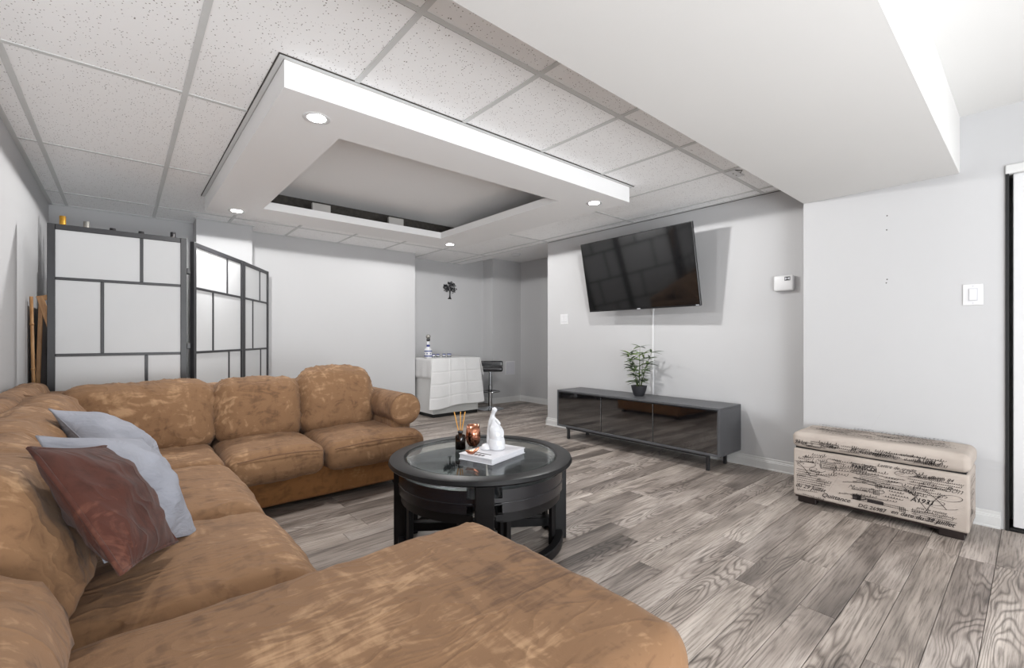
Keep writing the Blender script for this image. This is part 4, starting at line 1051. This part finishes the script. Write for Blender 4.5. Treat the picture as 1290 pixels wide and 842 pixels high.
# body front
for s_, x, y, sz, sh, of, ro in [('PARISCOI', .31, .285, .028, 0, .0011, 0), ('Rapport d Expedition', .305, .308, .014, .2, .0003, 0), ('Quittance', .155, .072, .036, .5, .0002, 0),
                                ('DG 26987', .340, .060, .030, .3, .0003, 0), ('en date du 29 Juillet', .490, .066, .032, .5, .0003, 0), ('du 29 Juillet', .012, .100, .034, .5, .0002, 0),
                                ('A1931', .575, .158, .036, .3, .0005, 0), ('Billets', .125, .160, .034, .6, -.0006, 0), ('Monsieur', .29, .160, .034, .6, -.0006, -.05), ('Louis', .10, .272, .042, .6, -.0008, .2),
                                ('Bon', .71, .245, .042, .6, -.0006, 0), ('prix de revient', .60, .122, .020, .4, 0, 0), ('ANNEE', .545, .205, .020, .1, 0, -.35), ('Lettre de credit', .43, .318, .026, .5, 0, 0),
                                ('et d affaires 84', .60, .300, .024, .5, 0, 0), ('DEPOT', .02, .170, .016, .2, 0, 0)]:
    add_text(bm, s_, sz, T2(x, y, MF, ro), sh, of)
for k in range(11): scribble(bm, .30 + r5.uniform(0, .05), .265 - k * .010 if k < 7 else .13 - (k - 7) * .01, r5.uniform(.12, .30), .006, MF, .0019, 0, False)
for k in range(8): scribble(bm, .02, .215 - k * .0135, r5.uniform(.10, .20), .007, MF, .0019, 0, False)
for k in range(7): scribble(bm, .55 + r5.uniform(0, .04), .292 - k * .014, r5.uniform(.08, .22), .008, MF, .0020, 0, True)
for k in range(5): scribble(bm, .58, .112 - k * .011, r5.uniform(.08, .20), .007, MF, .0018)
for x, y, s in [(.10, .23, .035), (.04, .25, .05), (.52, .30, .04), (.70, .21, .045), (.66, .17, .05), (.40, .17, .03), (.62, .26, .03), (.08, .20, .03)]: flourish(bm, x, y, s, MF, .0024, r5.uniform(0, 6))
for a, b, c_, d_ in [(.55, .225, .64, .13), (.63, .23, .72, .15), (.70, .22, .64, .12), (.02, .26, .10, .18)]:
    ribbon(bm, [(a + (c_ - a) * k / 12, b + (d_ - b) * k / 12 + .01 * math.sin(k / 12 * PI)) for k in range(13)], .003, MF)
# stamp outline
sx_, sy_ = .155, .245
for q in (0, .006):
    ribbon(bm, [(sx_ + q, sy_ + q), (sx_ + .075 - q, sy_ + q), (sx_ + .082 - q, sy_ + .02), (sx_ + .075 - q, sy_ + .046 - q), (sx_ + q, sy_ + .046 - q), (sx_ - .006 + q, sy_ + .02), (sx_ + q, sy_ + q)], .003, MF)
for k in range(3): scribble(bm, sx_ + .01, sy_ + .010 + k * .011, .055, .006, MF, .0024, 0, False)
# dark label bar
for a, b, c_, d_ in [(.315, .098, .355, .128), (.385, .1, .46, .118)]:
    v = [bm.verts.new(MF @ Vector(p)) for p in ((a, b, 0), (c_, b, 0), (c_, d_, 0), (a, d_, 0))]; bm.faces.new(v)
flourish(bm, .345, .112, .02, MF, .006)
# little building marks
for x, y in [(.415, .150), (.425, .19), (.53, .085)]:
    for k in range(4): ribbon(bm, [(x + k * .008, y), (x + k * .008, y + .03 - .004 * (k % 2))], .0022, MF)
    for k in range(3): ribbon(bm, [(x, y + .008 * k + .004), (x + .024, y + .008 * k + .004)], .0018, MF)
for k in range(8): scribble(bm, .44 + r5.uniform(0, .05), .26 - k * .018, r5.uniform(.03, .09), .012, MF, .0024, 0, False)
# right end
for k in range(9): scribble(bm, .03, .31 - k * .03, r5.uniform(.12, .28), .012, MS, .0026)
add_text(bm, 'Juillet', .05, T2(.05, .12, MS), .4, 0); flourish(bm, .12, .22, .05, MS, .004)
for k in range(40): scribble(bm, r5.uniform(.01, .68), r5.uniform(.06, .33), r5.uniform(.05, .12), r5.uniform(.006, .014), MF, .0020, r5.uniform(-.1, .2))
obj('script_print', bm, M['ink'], body)
bm = bmesh.new()
Ml = MF @ Matrix.Translation((0, 0, .009))
for s_, x, y, sz, sh, of in [('931', .012, .385, .030, .3, .0), ('A1931', .60, .382, .030, .3, .0), ('Billets', .15, .380, .034, .5, 0), ('Monsieur', .30, .378, .036, .5, 0), ('ANNEE', .53, .400, .016, .1, 0)]:
    add_text(bm, s_, sz, T2(x, y, Ml), sh, of)
for k in range(4): scribble(bm, .10 + .16 * k, .405, .14, .010, Ml, .0022); scribble(bm, .08 + .17 * k, .375, .10, .008, Ml, .0020)
for k in range(80): scribble(bm, r5.uniform(.03, .62), .0 + .30 * k / 80, r5.uniform(.04, .14), .018, MTp, .0028)
for k in range(12): flourish(bm, r5.uniform(.05, .7), r5.uniform(.05, .26), r5.uniform(.02, .04), MTp, .003, r5.uniform(0, 6))
add_text(bm, 'Rapport', .05, T2(.1, .1, MTp), .4, 0); add_text(bm, 'PARISCOI', .03, T2(.42, .14, MTp), 0, 0); add_text(bm, 'Juillet 1931', .045, T2(.52, .05, MTp), .4, 0)
for k in range(16): scribble(bm, r5.uniform(.01, .66), r5.uniform(.372, .408), r5.uniform(.05, .14), r5.uniform(.006, .014), Ml, .0022)
for k in range(5): flourish(bm, .06 + .15 * k, r5.uniform(.38, .395), .024, Ml, .0026, r5.uniform(0, 6))
obj('script_print', bm, M['ink'], lid)

print('objects', len(bpy.data.objects))
